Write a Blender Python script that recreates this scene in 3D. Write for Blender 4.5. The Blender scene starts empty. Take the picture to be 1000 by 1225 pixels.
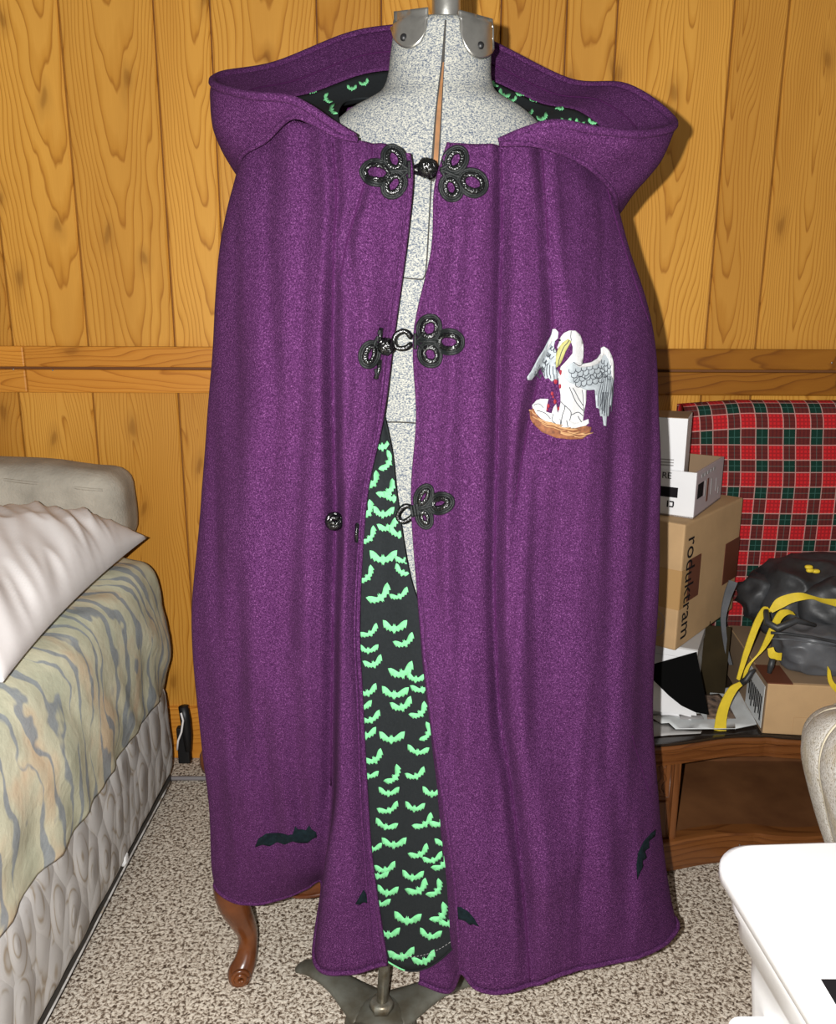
import bpy, bmesh, math, random
from mathutils import Vector, Matrix, noise
from mathutils.bvhtree import BVHTree
from mathutils.geometry import delaunay_2d_cdt

# ------------------------------------------------------------------ camera
H = 1.2                      # eye height
PITCH = math.radians(13.9)   # looking slightly down
ROLL = math.radians(0.25)
FPX = 1000.0                 # focal length in pixels of the 1000 x 1225 frame
sc = bpy.context.scene
COL = sc.collection
cam_d = bpy.data.cameras.new('camera')
cam = bpy.data.objects.new('camera', cam_d)
COL.objects.link(cam)
sc.camera = cam
cam_d.sensor_fit = 'HORIZONTAL'
cam_d.sensor_width = 36.0
cam_d.lens = 36.0 * FPX / 1000.0
cam_d.clip_start = 0.02
CAMROT = (Matrix.Rotation(math.pi / 2 - PITCH, 4, 'X') @ Matrix.Rotation(ROLL, 4, 'Z'))
cam.matrix_world = Matrix.Translation((0, 0, H)) @ CAMROT
CAM = Vector((0, 0, H))

# ------------------------------------------------------------------ light
world = bpy.data.worlds.new('world')
sc.world = world
world.use_nodes = True
bg = world.node_tree.nodes['Background']
bg.inputs['Color'].default_value = (1.0, 0.95, 0.88, 1)
bg.inputs['Strength'].default_value = 0.19

fl = bpy.data.lights.new('camera_flash', 'POINT')     # the phone's flash, just left of the lens
fl.energy = 150
fl.color = (1.0, 0.985, 0.96)
fl.shadow_soft_size = 0.006
flo = bpy.data.objects.new('camera_flash', fl)
flo.location = (-0.054, -0.02, H + 0.018)
COL.objects.link(flo)

sc.view_settings.view_transform = 'Standard'
sc.view_settings.look = 'None'
sc.view_settings.gamma = 1.0
sc.view_settings.use_curve_mapping = False
sc.view_settings.exposure = 0.0

# ------------------------------------------------------------------ helpers
def ray(px, py):
    d = Vector(((px - 500.0) / FPX, (612.5 - py) / FPX, -1.0))
    return (CAMROT.to_3x3() @ d)

def P(px, py, Y):
    d = ray(px, py)
    return CAM + d * (Y / d.y)

def PZ(px, py, z):
    d = ray(px, py)
    return CAM + d * ((z - H) / d.z)

def me_from(name, verts, faces, smooth=False):
    m = bpy.data.meshes.new(name)
    m.from_pydata([tuple(v) for v in verts], [], faces)
    m.update()
    if smooth:
        m.polygons.foreach_set('use_smooth', [True] * len(m.polygons))
    return m

def add(name, me, mat, parent=None, **props):
    o = bpy.data.objects.new(name, me)
    COL.objects.link(o)
    if mat is not None and me is not None:
        for q in (mat if isinstance(mat, (list, tuple)) else [mat]):
            me.materials.append(q)
    if parent is not None:
        o.parent = parent
        t = parent.location.copy()
        pp = parent.parent
        while pp is not None:
            pp = pp.parent
        if parent.type == 'EMPTY':
            o.matrix_parent_inverse = Matrix.Translation(-t)
    for k, v in props.items():
        o[k] = v
    return o

def thing(name, label, cat, loc=(0, 0, 0), group=None):
    o = bpy.data.objects.new(name, None)
    COL.objects.link(o)
    o.location = loc
    o.empty_display_size = 0.05
    o['label'] = label
    o['category'] = cat
    if group:
        o['group'] = group
    return o

def cr1(p0, p1, p2, p3, t):
    return 0.5 * ((2 * p1) + (p2 - p0) * t + (2 * p0 - 5 * p1 + 4 * p2 - p3) * t * t + (3 * p1 - p0 - 3 * p2 + p3) * t ** 3)

def spline(pts, n, closed=False):
    """n samples per interval through pts."""
    out = []
    m = len(pts)
    rng = m if closed else m - 1
    for i in range(rng):
        if closed:
            a, b, c, d = pts[(i - 1) % m], pts[i], pts[(i + 1) % m], pts[(i + 2) % m]
        else:
            b, c = pts[i], pts[i + 1]
            a = pts[i - 1] if i > 0 else b * 2 - c
            d = pts[i + 2] if i + 2 < m else c * 2 - b
        for k in range(n):
            out.append(cr1(a, b, c, d, k / n))
    if not closed:
        out.append(pts[-1].copy())
    return out

def loft(rows, nu, nv):
    cols = [spline(r, nu) for r in rows]
    n = len(cols[0])
    byc = [spline([cols[j][i] for j in range(len(rows))], nv) for i in range(n)]
    return [[byc[i][j] for i in range(n)] for j in range(len(byc[0]))]

def grid_faces(nr, nc, wrap=False):
    f = []
    for j in range(nr - 1):
        for i in range(nc if wrap else nc - 1):
            a = j * nc + i
            b = j * nc + (i + 1) % nc
            f.append((a, b, b + nc, a + nc))
    return f

def grid_mesh(name, g, flip=False, wrap=False, smooth=True):
    nr, nc = len(g), len(g[0])
    v = [p for r in g for p in r]
    f = grid_faces(nr, nc, wrap)
    if flip:
        f = [tuple(reversed(q)) for q in f]
    return me_from(name, v, f, smooth)

def solid(o, th, offset=-1.0, matoff=0, rim=0):
    m = o.modifiers.new('thickness', 'SOLIDIFY')
    m.thickness = th
    m.offset = offset
    m.material_offset = matoff
    m.material_offset_rim = rim
    return o

def tube_geo(path, r, seg=8, closed=False, cap=True, flat=None):
    """verts, faces of a tube; r number or list; flat=(w,h) scaling of section."""
    n = len(path)
    V, F = [], []
    up = Vector((0, 0, 1))
    prevn = None
    for i, p in enumerate(path):
        a = path[(i - 1) % n] if (closed or i > 0) else path[0]
        b = path[(i + 1) % n] if (closed or i < n - 1) else path[-1]
        t = (b - a)
        t = t.normalized() if t.length > 1e-9 else Vector((0, 0, 1))
        if prevn is None:
            nn = t.cross(up)
            if nn.length < 0.05:
                nn = t.cross(Vector((1, 0, 0)))
        else:
            nn = prevn - t * prevn.dot(t)
            if nn.length < 1e-6:
                nn = t.cross(up)
        nn.normalize()
        prevn = nn
        bb = t.cross(nn)
        rr = r[i] if isinstance(r, (list, tuple)) else r
        fx, fy = flat if flat else (1, 1)
        for k in range(seg):
            an = 2 * math.pi * k / seg
            V.append(p + nn * (math.cos(an) * rr * fx) + bb * (math.sin(an) * rr * fy))
    for i in range(n if closed else n - 1):
        for k in range(seg):
            a = i * seg + k
            b = i * seg + (k + 1) % seg
            c = ((i + 1) % n) * seg
            F.append((a, b, c + (k + 1) % seg, c + k))
    if cap and not closed:
        F.append(tuple(reversed(range(seg))))
        F.append(tuple((n - 1) * seg + k for k in range(seg)))
    return V, F

def tube(name, path, r, mat, parent=None, **kw):
    V, F = tube_geo(path, r, **kw)
    return add(name, me_from(name, V, F, True), mat, parent)

def multi_tube(name, items, mat, parent=None, seg=6):
    V, F = [], []
    for path, r, closed in items:
        v, f = tube_geo(path, r, seg, closed)
        o = len(V)
        V += v
        F += [tuple(i + o for i in q) for q in f]
    return add(name, me_from(name, V, F, True), mat, parent)

def box_me(name, x0, x1, y0, y1, z0, z1, bev=0.0, seg=2, rot=None):
    bm = bmesh.new()
    bmesh.ops.create_cube(bm, size=1.0)
    bmesh.ops.scale(bm, vec=(x1 - x0, y1 - y0, z1 - z0), verts=bm.verts)
    bmesh.ops.translate(bm, vec=((x0 + x1) / 2, (y0 + y1) / 2, (z0 + z1) / 2), verts=bm.verts)
    if bev > 0:
        bmesh.ops.bevel(bm, geom=bm.edges[:], offset=bev, segments=seg, affect='EDGES', profile=0.6)
    if rot is not None:
        bmesh.ops.transform(bm, matrix=rot, verts=bm.verts)
    m = bpy.data.meshes.new(name)
    bm.to_mesh(m)
    bm.free()
    if bev > 0:
        m.polygons.foreach_set('use_smooth', [False] * len(m.polygons))
    return m

def box(name, b, mat, parent=None, bev=0.0, seg=2, rot=None, smooth=False, **props):
    m = box_me(name, *b, bev=bev, seg=seg, rot=rot)
    if smooth:
        m.polygons.foreach_set('use_smooth', [True] * len(m.polygons))
    return add(name, m, mat, parent, **props)

def lathe(name, prof, mat, parent=None, c=(0, 0, 0), n=32, cap=True):
    g = []
    for r, z in prof:
        g.append([Vector((c[0] + r * math.cos(2 * math.pi * k / n), c[1] + r * math.sin(2 * math.pi * k / n), c[2] + z)) for k in range(n)])
    V = [p for q in g for p in q]
    F = grid_faces(len(g), n, True)
    if cap:
        F.append(tuple(reversed(range(n))))
        F.append(tuple((len(g) - 1) * n + k for k in range(n)))
    return add(name, me_from(name, V, F, True), mat, parent)

def nz(x, y, z):
    return noise.noise(Vector((x, y, z)))

# ------------------------------------------------------------------ materials
def new_mat(name):
    m = bpy.data.materials.new(name)
    m.use_nodes = True
    nt = m.node_tree
    b = nt.nodes['Principled BSDF']
    return m, nt, b

class NB:
    def __init__(s, nt):
        s.nt = nt
    def n(s, t, **kw):
        q = s.nt.nodes.new(t)
        for k, v in kw.items():
            setattr(q, k, v)
        return q
    def l(s, a, b):
        s.nt.links.new(a, b)
    def math(s, op, a, b=None, clamp=False):
        q = s.n('ShaderNodeMath', operation=op)
        q.use_clamp = clamp
        for i, v in enumerate((a, b)):
            if v is None:
                continue
            if isinstance(v, (int, float)):
                q.inputs[i].default_value = v
            else:
                s.l(v, q.inputs[i])
        return q.outputs[0]
    def coords(s, kind='Object', scale=(1, 1, 1), rot=(0, 0, 0)):
        tc = s.n('ShaderNodeTexCoord')
        mp = s.n('ShaderNodeMapping')
        mp.inputs['Scale'].default_value = scale
        mp.inputs['Rotation'].default_value = rot
        s.l(tc.outputs[kind], mp.inputs['Vector'])
        return mp.outputs[0]
    def noise(s, vec, scale, detail=3, rough=0.55, dist=0.0):
        q = s.n('ShaderNodeTexNoise')
        q.inputs['Scale'].default_value = scale
        q.inputs['Detail'].default_value = detail
        q.inputs['Roughness'].default_value = rough
        q.inputs['Distortion'].default_value = dist
        s.l(vec, q.inputs['Vector'])
        return q.outputs['Fac']
    def ramp(s, fac, stops, interp='LINEAR'):
        q = s.n('ShaderNodeValToRGB')
        q.color_ramp.interpolation = interp
        e = q.color_ramp.elements
        while len(e) < len(stops):
            e.new(0.5)
        for k, (pos, c) in enumerate(stops):
            e[k].position = pos
            e[k].color = (c[0], c[1], c[2], 1)
        s.l(fac, q.inputs['Fac'])
        return q.outputs['Color']
    def mix(s, fac, a, b, blend='MIX'):
        q = s.n('ShaderNodeMix', data_type='RGBA', blend_type=blend)
        for i, v in ((0, fac), (6, a), (7, b)):
            if isinstance(v, (int, float)):
                q.inputs[i].default_value = v
            elif isinstance(v, tuple):
                q.inputs[i].default_value = (v[0], v[1], v[2], 1)
            else:
                s.l(v, q.inputs[i])
        return q.outputs[2]
    def bump(s, h, strength, dist, bsdf):
        q = s.n('ShaderNodeBump')
        q.inputs['Strength'].default_value = strength
        q.inputs['Distance'].default_value = dist
        s.l(h, q.inputs['Height'])
        s.l(q.outputs[0], bsdf.inputs['Normal'])

def plain(name, c, rough=0.6, metal=0.0, var=0.0, vscale=20, bump=0.0, bscale=200, spec=0.5, c2=None):
    m, nt, b = new_mat(name)
    k = NB(nt)
    b.inputs['Roughness'].default_value = rough
    b.inputs['Metallic'].default_value = metal
    b.inputs['Specular IOR Level'].default_value = spec
    co = k.coords()
    d = c2 if c2 else tuple(x * (1 - var) for x in c)
    col = k.ramp(k.noise(co, vscale, 4), [(0.3, d), (0.7, c)])
    k.l(col, b.inputs['Base Color'])
    if bump > 0:
        k.bump(k.noise(co, bscale, 2), bump, 0.002, b)
    return m

def wool():
    m, nt, b = new_mat('purple_wool')
    k = NB(nt)
    co = k.coords()
    n1 = k.noise(co, 560, 3, 0.8)
    n2 = k.noise(k.coords(scale=(1, 1, 0.45)), 16, 3)
    c1 = k.ramp(n1, [(0.32, (0.009, 0.0022, 0.012)), (0.46, (0.040, 0.0092, 0.045)), (0.58, (0.086, 0.0245, 0.092)), (0.70, (0.23, 0.088, 0.235))])
    c = k.mix(k.math('MULTIPLY', n2, 0.35), c1, (0.056, 0.0115, 0.056))
    k.l(c, b.inputs['Base Color'])
    b.inputs['Roughness'].default_value = 0.95
    b.inputs['Specular IOR Level'].default_value = 0.1
    b.inputs['Sheen Weight'].default_value = 0.0
    b.inputs['Sheen Roughness'].default_value = 0.5
    b.inputs['Sheen Tint'].default_value = (0.8, 0.4, 0.8, 1)
    # fine twill ribs and nap
    w = k.n('ShaderNodeTexWave')
    w.inputs['Scale'].default_value = 150
    w.inputs['Distortion'].default_value = 1.5
    w.inputs['Detail'].default_value = 1
    k.l(k.coords(rot=(0, 0.75, 0)), w.inputs['Vector'])
    k.bump(k.math('ADD', n1, k.math('MULTIPLY', w.outputs['Fac'], 0.35)), 0.55, 0.0012, b)
    return m

def wood_pine(name, light, mid, dark, along='Z', freq=120.0, rough=0.34, tilt=0.05, spec=0.35):
    """cut through a leaning trunk: rings show as cathedral arches"""
    m, nt, b = new_mat(name)
    k = NB(nt)
    tc = k.n('ShaderNodeTexCoord')
    oi = k.n('ShaderNodeObjectInfo')
    rnd = oi.outputs['Random']
    sep = k.n('ShaderNodeSeparateXYZ')
    k.l(tc.outputs['Object'], sep.inputs[0])
    if along == 'Z':
        L, W, D = sep.outputs['Z'], sep.outputs['X'], sep.outputs['Y']
    elif along == 'X':
        L, W, D = sep.outputs['X'], sep.outputs['Z'], sep.outputs['Y']
    else:
        L, W, D = sep.outputs['Y'], sep.outputs['X'], sep.outputs['Z']
    r1 = k.math('FRACT', k.math('MULTIPLY', rnd, 17.31))
    r2 = k.math('FRACT', k.math('MULTIPLY', rnd, 91.7))
    # low frequency wander, stretched along the board
    comb = k.n('ShaderNodeCombineXYZ')
    k.l(k.math('ADD', k.math('MULTIPLY', W, 1.0), k.math('MULTIPLY', rnd, 37.0)), comb.inputs[0])
    k.l(k.math('MULTIPLY', D, 1.0), comb.inputs[1])
    k.l(k.math('MULTIPLY', L, 0.22), comb.inputs[2])
    nA = k.noise(comb.outputs[0], 9.0, 2, 0.5)
    nB = k.noise(comb.outputs[0], 20.0, 2, 0.5)
    wx = k.math('ADD', k.math('SUBTRACT', W, k.math('MULTIPLY', k.math('SUBTRACT', r1, 0.5), 0.10)), k.math('MULTIPLY', k.math('SUBTRACT', nA, 0.5), 0.10))
    ly = k.math('ADD', k.math('MULTIPLY', k.math('SUBTRACT', L, k.math('MULTIPLY', r2, 2.2)), tilt), k.math('MULTIPLY', k.math('SUBTRACT', nB, 0.5), 0.014))
    rr = k.math('SQRT', k.math('ADD', k.math('MULTIPLY', wx, wx), k.math('MULTIPLY', ly, ly)))
    ph = k.math('FRACT', k.math('MULTIPLY', k.math('POWER', rr, 0.85), freq))
    grain = k.ramp(ph, [(0.0, light), (0.5, light), (0.80, mid), (0.93, dark), (1.0, light)])
    comb2 = k.n('ShaderNodeCombineXYZ')
    k.l(k.math('MULTIPLY', W, 1.0), comb2.inputs[0])
    k.l(D, comb2.inputs[1])
    k.l(k.math('MULTIPLY', L, 0.02), comb2.inputs[2])
    fine = k.noise(comb2.outputs[0], 420, 2, 0.6)
    c = k.mix(0.22, grain, k.ramp(fine, [(0.35, mid), (0.65, light)]))
    tone = k.ramp(r1, [(0.0, (0.80, 0.74, 0.66)), (0.5, (0.95, 0.93, 0.9)), (1.0, (1.06, 1.04, 1.0))])
    c = k.mix(1.0, c, tone, 'MULTIPLY')
    blot = k.noise(comb.outputs[0], 5.0, 3, 0.6)
    c = k.mix(k.math('MULTIPLY', k.math('SUBTRACT', blot, 0.40, True), 2.6, True), c, k.mix(0.45, c, dark))
    # knots
    vo = k.n('ShaderNodeTexVoronoi')
    vo.voronoi_dimensions = '2D'
    vo.inputs['Scale'].default_value = 3.2
    comb3 = k.n('ShaderNodeCombineXYZ')
    k.l(k.math('ADD', k.math('MULTIPLY', W, 1.6), k.math('MULTIPLY', rnd, 53)), comb3.inputs[0])
    k.l(k.math('ADD', k.math('MULTIPLY', L, 0.8), k.math('MULTIPLY', nB, 0.10)), comb3.inputs[1])
    k.l(comb3.outputs[0], vo.inputs['Vector'])
    kn = k.ramp(vo.outputs['Distance'], [(0.0, (1, 1, 1)), (0.030, (0.85, 0.85, 0.85)), (0.055, (0.35, 0.35, 0.35)), (0.13, (0.0, 0.0, 0.0))])
    c = k.mix(k.math('MULTIPLY', kn, 0.55), c, (dark[0] * 0.45, dark[1] * 0.38, dark[2] * 0.3))
    k.l(c, b.inputs['Base Color'])
    b.inputs['Roughness'].default_value = rough
    b.inputs['Specular IOR Level'].default_value = spec
    k.bump(ph, 0.06, 0.001, b)
    return m

def carpet_mat():
    m, nt, b = new_mat('carpet')
    k = NB(nt)
    co = k.coords()
    n1 = k.noise(co, 150, 2, 0.7, 0.5)
    n2 = k.noise(co, 5, 3)
    c = k.ramp(n1, [(0.33, (0.045, 0.030, 0.021)), (0.43, (0.20, 0.15, 0.11)), (0.49, (0.50, 0.43, 0.35)), (0.60, (0.76, 0.69, 0.59))])
    c = k.mix(k.math('MULTIPLY', n2, 0.22), c, (0.22, 0.17, 0.13))
    k.l(c, b.inputs['Base Color'])
    b.inputs['Roughness'].default_value = 1.0
    b.inputs['Specular IOR Level'].default_value = 0.05
    k.bump(n1, 0.7, 0.006, b)
    return m

def sheet_mat():
    m, nt, b = new_mat('striped_sheet')
    k = NB(nt)
    sep = k.n('ShaderNodeSeparateXYZ')
    tc = k.n('ShaderNodeTexCoord')
    k.l(tc.outputs['Object'], sep.inputs[0])
    cmb = k.n('ShaderNodeCombineXYZ')        # flatten so the print runs over the edge of the mattress
    k.l(sep.outputs['Y'], cmb.inputs[0])
    k.l(k.math('MULTIPLY', k.math('SUBTRACT', sep.outputs['X'], sep.outputs['Z']), 0.55), cmb.inputs[1])
    w1 = k.noise(cmb.outputs[0], 5.0, 2, 0.5)
    w2 = k.noise(cmb.outputs[0], 14.0, 2, 0.5)
    ph = k.math('ADD', k.math('MULTIPLY', sep.outputs['Y'], 20.0), k.math('ADD', k.math('MULTIPLY', w1, 5.0), k.math('MULTIPLY', w2, 1.6)))
    st = k.math('ABSOLUTE', k.math('SUBTRACT', k.math('FRACT', ph), 0.5))
    brk = k.noise(cmb.outputs[0], 11.0, 3, 0.6)
    thr = k.math('ADD', k.math('MULTIPLY', k.math('SUBTRACT', brk, 0.5), 0.9), 0.17)
    mask = k.math('MULTIPLY', k.math('SUBTRACT', thr, st), 14.0, True)
    base = k.ramp(k.noise(cmb.outputs[0], 8, 3), [(0.35, (0.50, 0.51, 0.38)), (0.52, (0.60, 0.58, 0.43)), (0.64, (0.64, 0.51, 0.35))])
    fib = k.noise(k.coords(), 240, 2, 0.7)
    c = k.mix(k.math('MULTIPLY', mask, 0.85), base, k.mix(fib, (0.20, 0.235, 0.28), (0.31, 0.34, 0.37)))
    k.l(c, b.inputs['Base Color'])
    b.inputs['Roughness'].default_value = 0.9
    b.inputs['Specular IOR Level'].default_value = 0.15
    k.bump(k.noise(k.coords(), 28, 4), 0.5, 0.006, b)
    return m

def quilt_mat():
    m, nt, b = new_mat('box_spring_ticking')
    k = NB(nt)
    co = k.coords(scale=(1, 1.15, 0.55))
    v = k.n('ShaderNodeTexVoronoi')
    v.inputs['Scale'].default_value = 17
    k.l(co, v.inputs['Vector'])
    d = v.outputs['Distance']
    ring = k.math('FRACT', k.math('MULTIPLY', d, 3.4))
    n1 = k.noise(k.coords(scale=(1, 1, 0.5)), 26, 2)
    c = k.ramp(ring, [(0.0, (0.52, 0.50, 0.48)), (0.5, (0.46, 0.44, 0.42)), (0.66, (0.30, 0.245, 0.18)), (0.8, (0.48, 0.46, 0.44))])
    c = k.mix(k.ramp(n1, [(0.45, (0, 0, 0)), (0.6, (1, 1, 1))]), c, (0.48, 0.465, 0.45))
    k.l(c, b.inputs['Base Color'])
    b.inputs['Roughness'].default_value = 0.85
    k.bump(k.math('SUBTRACT', 1.0, d), 1.0, 0.012, b)
    return m

def plaid_mat():
    m, nt, b = new_mat('tartan')
    k = NB(nt)
    tc = k.n('ShaderNodeTexCoord')
    sep = k.n('ShaderNodeSeparateXYZ')
    k.l(tc.outputs['UV'], sep.inputs[0])
    def ax(o, off):
        u = k.math('FRACT', k.math('ADD', k.math('DIVIDE', o, 0.0655), off))
        red = k.math('LESS_THAN', u, 0.56)
        ln = k.math('ADD', k.math('LESS_THAN', u, 0.035), k.math('LESS_THAN', k.math('ABSOLUTE', k.math('SUBTRACT', u, 0.56)), 0.02), True)
        fine = k.math('LESS_THAN', k.math('ABSOLUTE', k.math('SUBTRACT', u, 0.79)), 0.014)
        dk = k.math('GREATER_THAN', k.math('SINE', k.math('MULTIPLY', u, 2 * math.pi / 0.14)), 0.35)
        return red, ln, fine, k.math('MULTIPLY', dk, red)
    ru, lu, fu, du = ax(sep.outputs[0], 0.2)
    rv, lv, fv, dv = ax(sep.outputs[1], 0.0)
    s = k.math('MULTIPLY', k.math('ADD', ru, rv), 0.5)
    c = k.ramp(s, [(0.0, (0.006, 0.030, 0.020)), (0.4, (0.115, 0.018, 0.016)), (0.8, (0.53, 0.018, 0.022))], 'CONSTANT')
    c = k.mix(k.math('MULTIPLY', k.math('ADD', du, dv, True), 0.42), c, (0.05, 0.008, 0.012))
    c = k.mix(k.math('MULTIPLY', k.math('ADD', fu, fv, True), 0.3), c, (0.08, 0.22, 0.19))
    c = k.mix(k.math('MULTIPLY', k.math('ADD', lu, lv, True), 0.55), c, (0.62, 0.38, 0.34))
    k.l(c, b.inputs['Base Color'])
    b.inputs['Roughness'].default_value = 0.9
    b.inputs['Specular IOR Level'].default_value = 0.15
    return m

def form_cloth():
    m, nt, b = new_mat('speckled_form_jersey')
    k = NB(nt)
    n1 = k.noise(k.coords(scale=(1, 1, 1.5)), 420, 2, 0.8)
    c = k.ramp(n1, [(0.32, (0.035, 0.05, 0.085)), (0.44, (0.14, 0.155, 0.175)), (0.54, (0.30, 0.30, 0.27)), (0.68, (0.42, 0.41, 0.35))])
    k.l(c, b.inputs['Base Color'])
    b.inputs['Roughness'].default_value = 0.9
    b.inputs['Specular IOR Level'].default_value = 0.1
    k.bump(n1, 0.4, 0.001, b)
    return m

def cream_weave():
    m, nt, b = new_mat('cream_brocade')
    k = NB(nt)
    n1 = k.noise(k.coords(), 260, 2, 0.7)
    n2 = k.noise(k.coords(), 9, 3)
    c = k.ramp(n1, [(0.33, (0.36, 0.30, 0.20)), (0.45, (0.68, 0.65, 0.59)), (0.66, (0.82, 0.80, 0.75))])
    c = k.mix(k.ramp(n2, [(0.52, (0, 0, 0)), (0.62, (0.5, 0.5, 0.5))]), c, (0.52, 0.42, 0.24))
    k.l(c, b.inputs['Base Color'])
    b.inputs['Roughness'].default_value = 0.9
    k.bump(n1, 0.7, 0.003, b)
    return m

M = {}
M['wool'] = wool()
M['wool_edge'] = plain('purple_wool_edge', (0.062, 0.011, 0.064), 0.95, var=0.5, vscale=500, spec=0.1)
M['lining'] = plain('charcoal_cotton_lining', (0.0125, 0.0150, 0.0165), 0.9, var=0.25, vscale=300, bump=0.2, bscale=500, spec=0.15)
M['bat'] = plain('mint_green_print', (0.165, 0.52, 0.24), 0.9, var=0.12, vscale=200, spec=0.1)
M['applique'] = plain('dark_teal_felt', (0.0065, 0.0135, 0.017), 0.95, var=0.5, vscale=120, bump=0.4, bscale=400, spec=0.1)
M['cord'] = plain('black_satin_cord', (0.0020, 0.0025, 0.0026), 0.24, bump=0.4, bscale=500, spec=0.75)
M['cord_rim'] = plain('black_gimp_cord', (0.0050, 0.0066, 0.0066), 0.5, bump=0.5, bscale=900, spec=0.35)
M['form'] = form_cloth()
M['seam'] = plain('dark_seam', (0.03, 0.028, 0.025), 0.9)
M['slit_wood'] = plain('slit_wood', (0.28, 0.13, 0.05), 0.6, var=0.4, vscale=60)
M['chrome'] = plain('worn_chrome', (0.62, 0.61, 0.57), 0.30, 0.93, var=0.35, vscale=30, bump=0.15, bscale=80)
M['iron'] = plain('grey_cast_iron', (0.15, 0.155, 0.135), 0.55, 0.35, vscale=22, bump=0.5, bscale=60, c2=(0.075, 0.065, 0.045))
M['pole'] = plain('worn_steel_pole', (0.33, 0.33, 0.29), 0.4, 0.7, vscale=60, c2=(0.14, 0.11, 0.07))
M['pine'] = wood_pine('knotty_pine', (0.68, 0.345, 0.062), (0.57, 0.262, 0.036), (0.34, 0.125, 0.012))
M['pine_h'] = wood_pine('pine_rail', (0.66, 0.285, 0.042), (0.57, 0.225, 0.027), (0.35, 0.115, 0.011), along='X')
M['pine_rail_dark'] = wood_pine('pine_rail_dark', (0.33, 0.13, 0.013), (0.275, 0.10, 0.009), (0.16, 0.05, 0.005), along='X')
M['pine_back'] = plain('pine_groove', (0.16, 0.055, 0.010), 0.7)
M['carpet'] = carpet_mat()
M['sheet'] = sheet_mat()
M['quilt'] = quilt_mat()
M['white_cotton'] = plain('white_cotton', (0.74, 0.71, 0.70), 0.9, var=0.06, vscale=8, bump=0.15, bscale=60, spec=0.15)
M['grey_cushion'] = plain('grey_cushion_weave', (0.46, 0.42, 0.35), 0.95, var=0.35, vscale=13, bump=0.8, bscale=180, spec=0.1)
M['black_metal'] = plain('black_metal', (0.012, 0.012, 0.013), 0.45, 0.3)
M['white_plastic'] = plain('white_plastic', (0.78, 0.78, 0.78), 0.4, var=0.02)
M['mahogany'] = wood_pine('dark_mahogany', (0.19, 0.070, 0.020), (0.145, 0.050, 0.014), (0.085, 0.027, 0.008), along='X', freq=60, rough=0.3, spec=0.4)
M['mahogany_v'] = wood_pine('dark_mahogany_upright', (0.16, 0.058, 0.018), (0.12, 0.042, 0.012), (0.07, 0.023, 0.007), along='Z', freq=60, rough=0.3, spec=0.4)
M['shelf_wood'] = plain('dusty_brown_shelf', (0.185, 0.078, 0.030), 0.42, vscale=9, c2=(0.10, 0.038, 0.015))
M['cherry'] = plain('polished_cherry', (0.17, 0.050, 0.012), 0.25, vscale=14, c2=(0.06, 0.016, 0.005))
M['dark_top'] = plain('dark_glass_top', (0.018, 0.012, 0.009), 0.2)
M['plaid'] = plaid_mat()
M['card'] = plain('brown_cardboard', (0.46, 0.30, 0.155), 0.85, var=0.14, vscale=14, bump=0.1, bscale=120, spec=0.2)
M['card_shaded'] = plain('shaded_brown_cardboard', (0.030, 0.021, 0.009), 0.85, var=0.5, vscale=10, spec=0.1)  # brown board with the shade it stands in put into the colour
M['card_flat'] = plain('grey_brown_cardboard', (0.25, 0.165, 0.095), 0.85, var=0.12, vscale=12)
M['tape'] = plain('packing_tape', (0.40, 0.24, 0.10), 0.25)
M['tape_brown'] = plain('brown_printed_square', (0.115, 0.035, 0.016), 0.5)
M['white_card'] = plain('white_box_board', (0.72, 0.72, 0.73), 0.6, var=0.03)
M['lilac_card'] = plain('pale_printed_board', (0.42, 0.36, 0.38), 0.7, var=0.05)
M['grey_card'] = plain('grey_board', (0.42, 0.41, 0.40), 0.7, var=0.05)
M['ink'] = plain('black_ink', (0.010, 0.009, 0.010), 0.9, spec=0.1)
M['ink_grey'] = plain('grey_ink', (0.30, 0.29, 0.29), 0.8)
M['black_felt'] = plain('black_sheet', (0.003, 0.003, 0.003), 0.9, spec=0.05)
M['bag_black'] = plain('black_nylon', (0.040, 0.042, 0.046), 0.5, var=0.75, vscale=18, bump=0.5, bscale=45)
M['bag_grey'] = plain('grey_nylon', (0.115, 0.12, 0.13), 0.42, vscale=10, bump=0.5, bscale=40, c2=(0.06, 0.063, 0.07))
M['yellow'] = plain('yellow_webbing', (0.68, 0.50, 0.025), 0.6, var=0.12, vscale=60, bump=0.3, bscale=500)
M['cream'] = cream_weave()
M['cream_pipe'] = plain('cream_piping', (0.62, 0.56, 0.42), 0.8)
M['emb_white'] = plain('white_embroidery', (0.46, 0.46, 0.46), 0.7, var=0.1, vscale=200, bump=0.5, bscale=900)
M['emb_blue'] = plain('pale_blue_embroidery', (0.33, 0.365, 0.39), 0.7, var=0.25, vscale=150, bump=0.5, bscale=900)
M['emb_line'] = plain('dark_thread', (0.030, 0.036, 0.045), 0.8)
M['emb_beak'] = plain('olive_yellow_thread', (0.26, 0.25, 0.08), 0.7)
M['emb_red'] = plain('red_thread', (0.22, 0.008, 0.02), 0.7)
M['emb_nest'] = plain('brown_thread', (0.21, 0.075, 0.025), 0.8, vscale=220, c2=(0.09, 0.028, 0.012))
M['emb_straw'] = plain('tan_thread', (0.36, 0.20, 0.09), 0.8)
M['cable'] = plain('grey_cable', (0.19, 0.175, 0.18), 0.6)
M['seat_fabric'] = plain('ivory_seat_fabric', (0.45, 0.40, 0.32), 0.9, var=0.2, vscale=20)
M['photo'] = plain('printed_picture', (0.30, 0.20, 0.14), 0.8, vscale=60, c2=(0.02, 0.015, 0.015))
M['paper'] = plain('white_glossy_paper', (0.60, 0.62, 0.62), 0.35, var=0.05)

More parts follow.
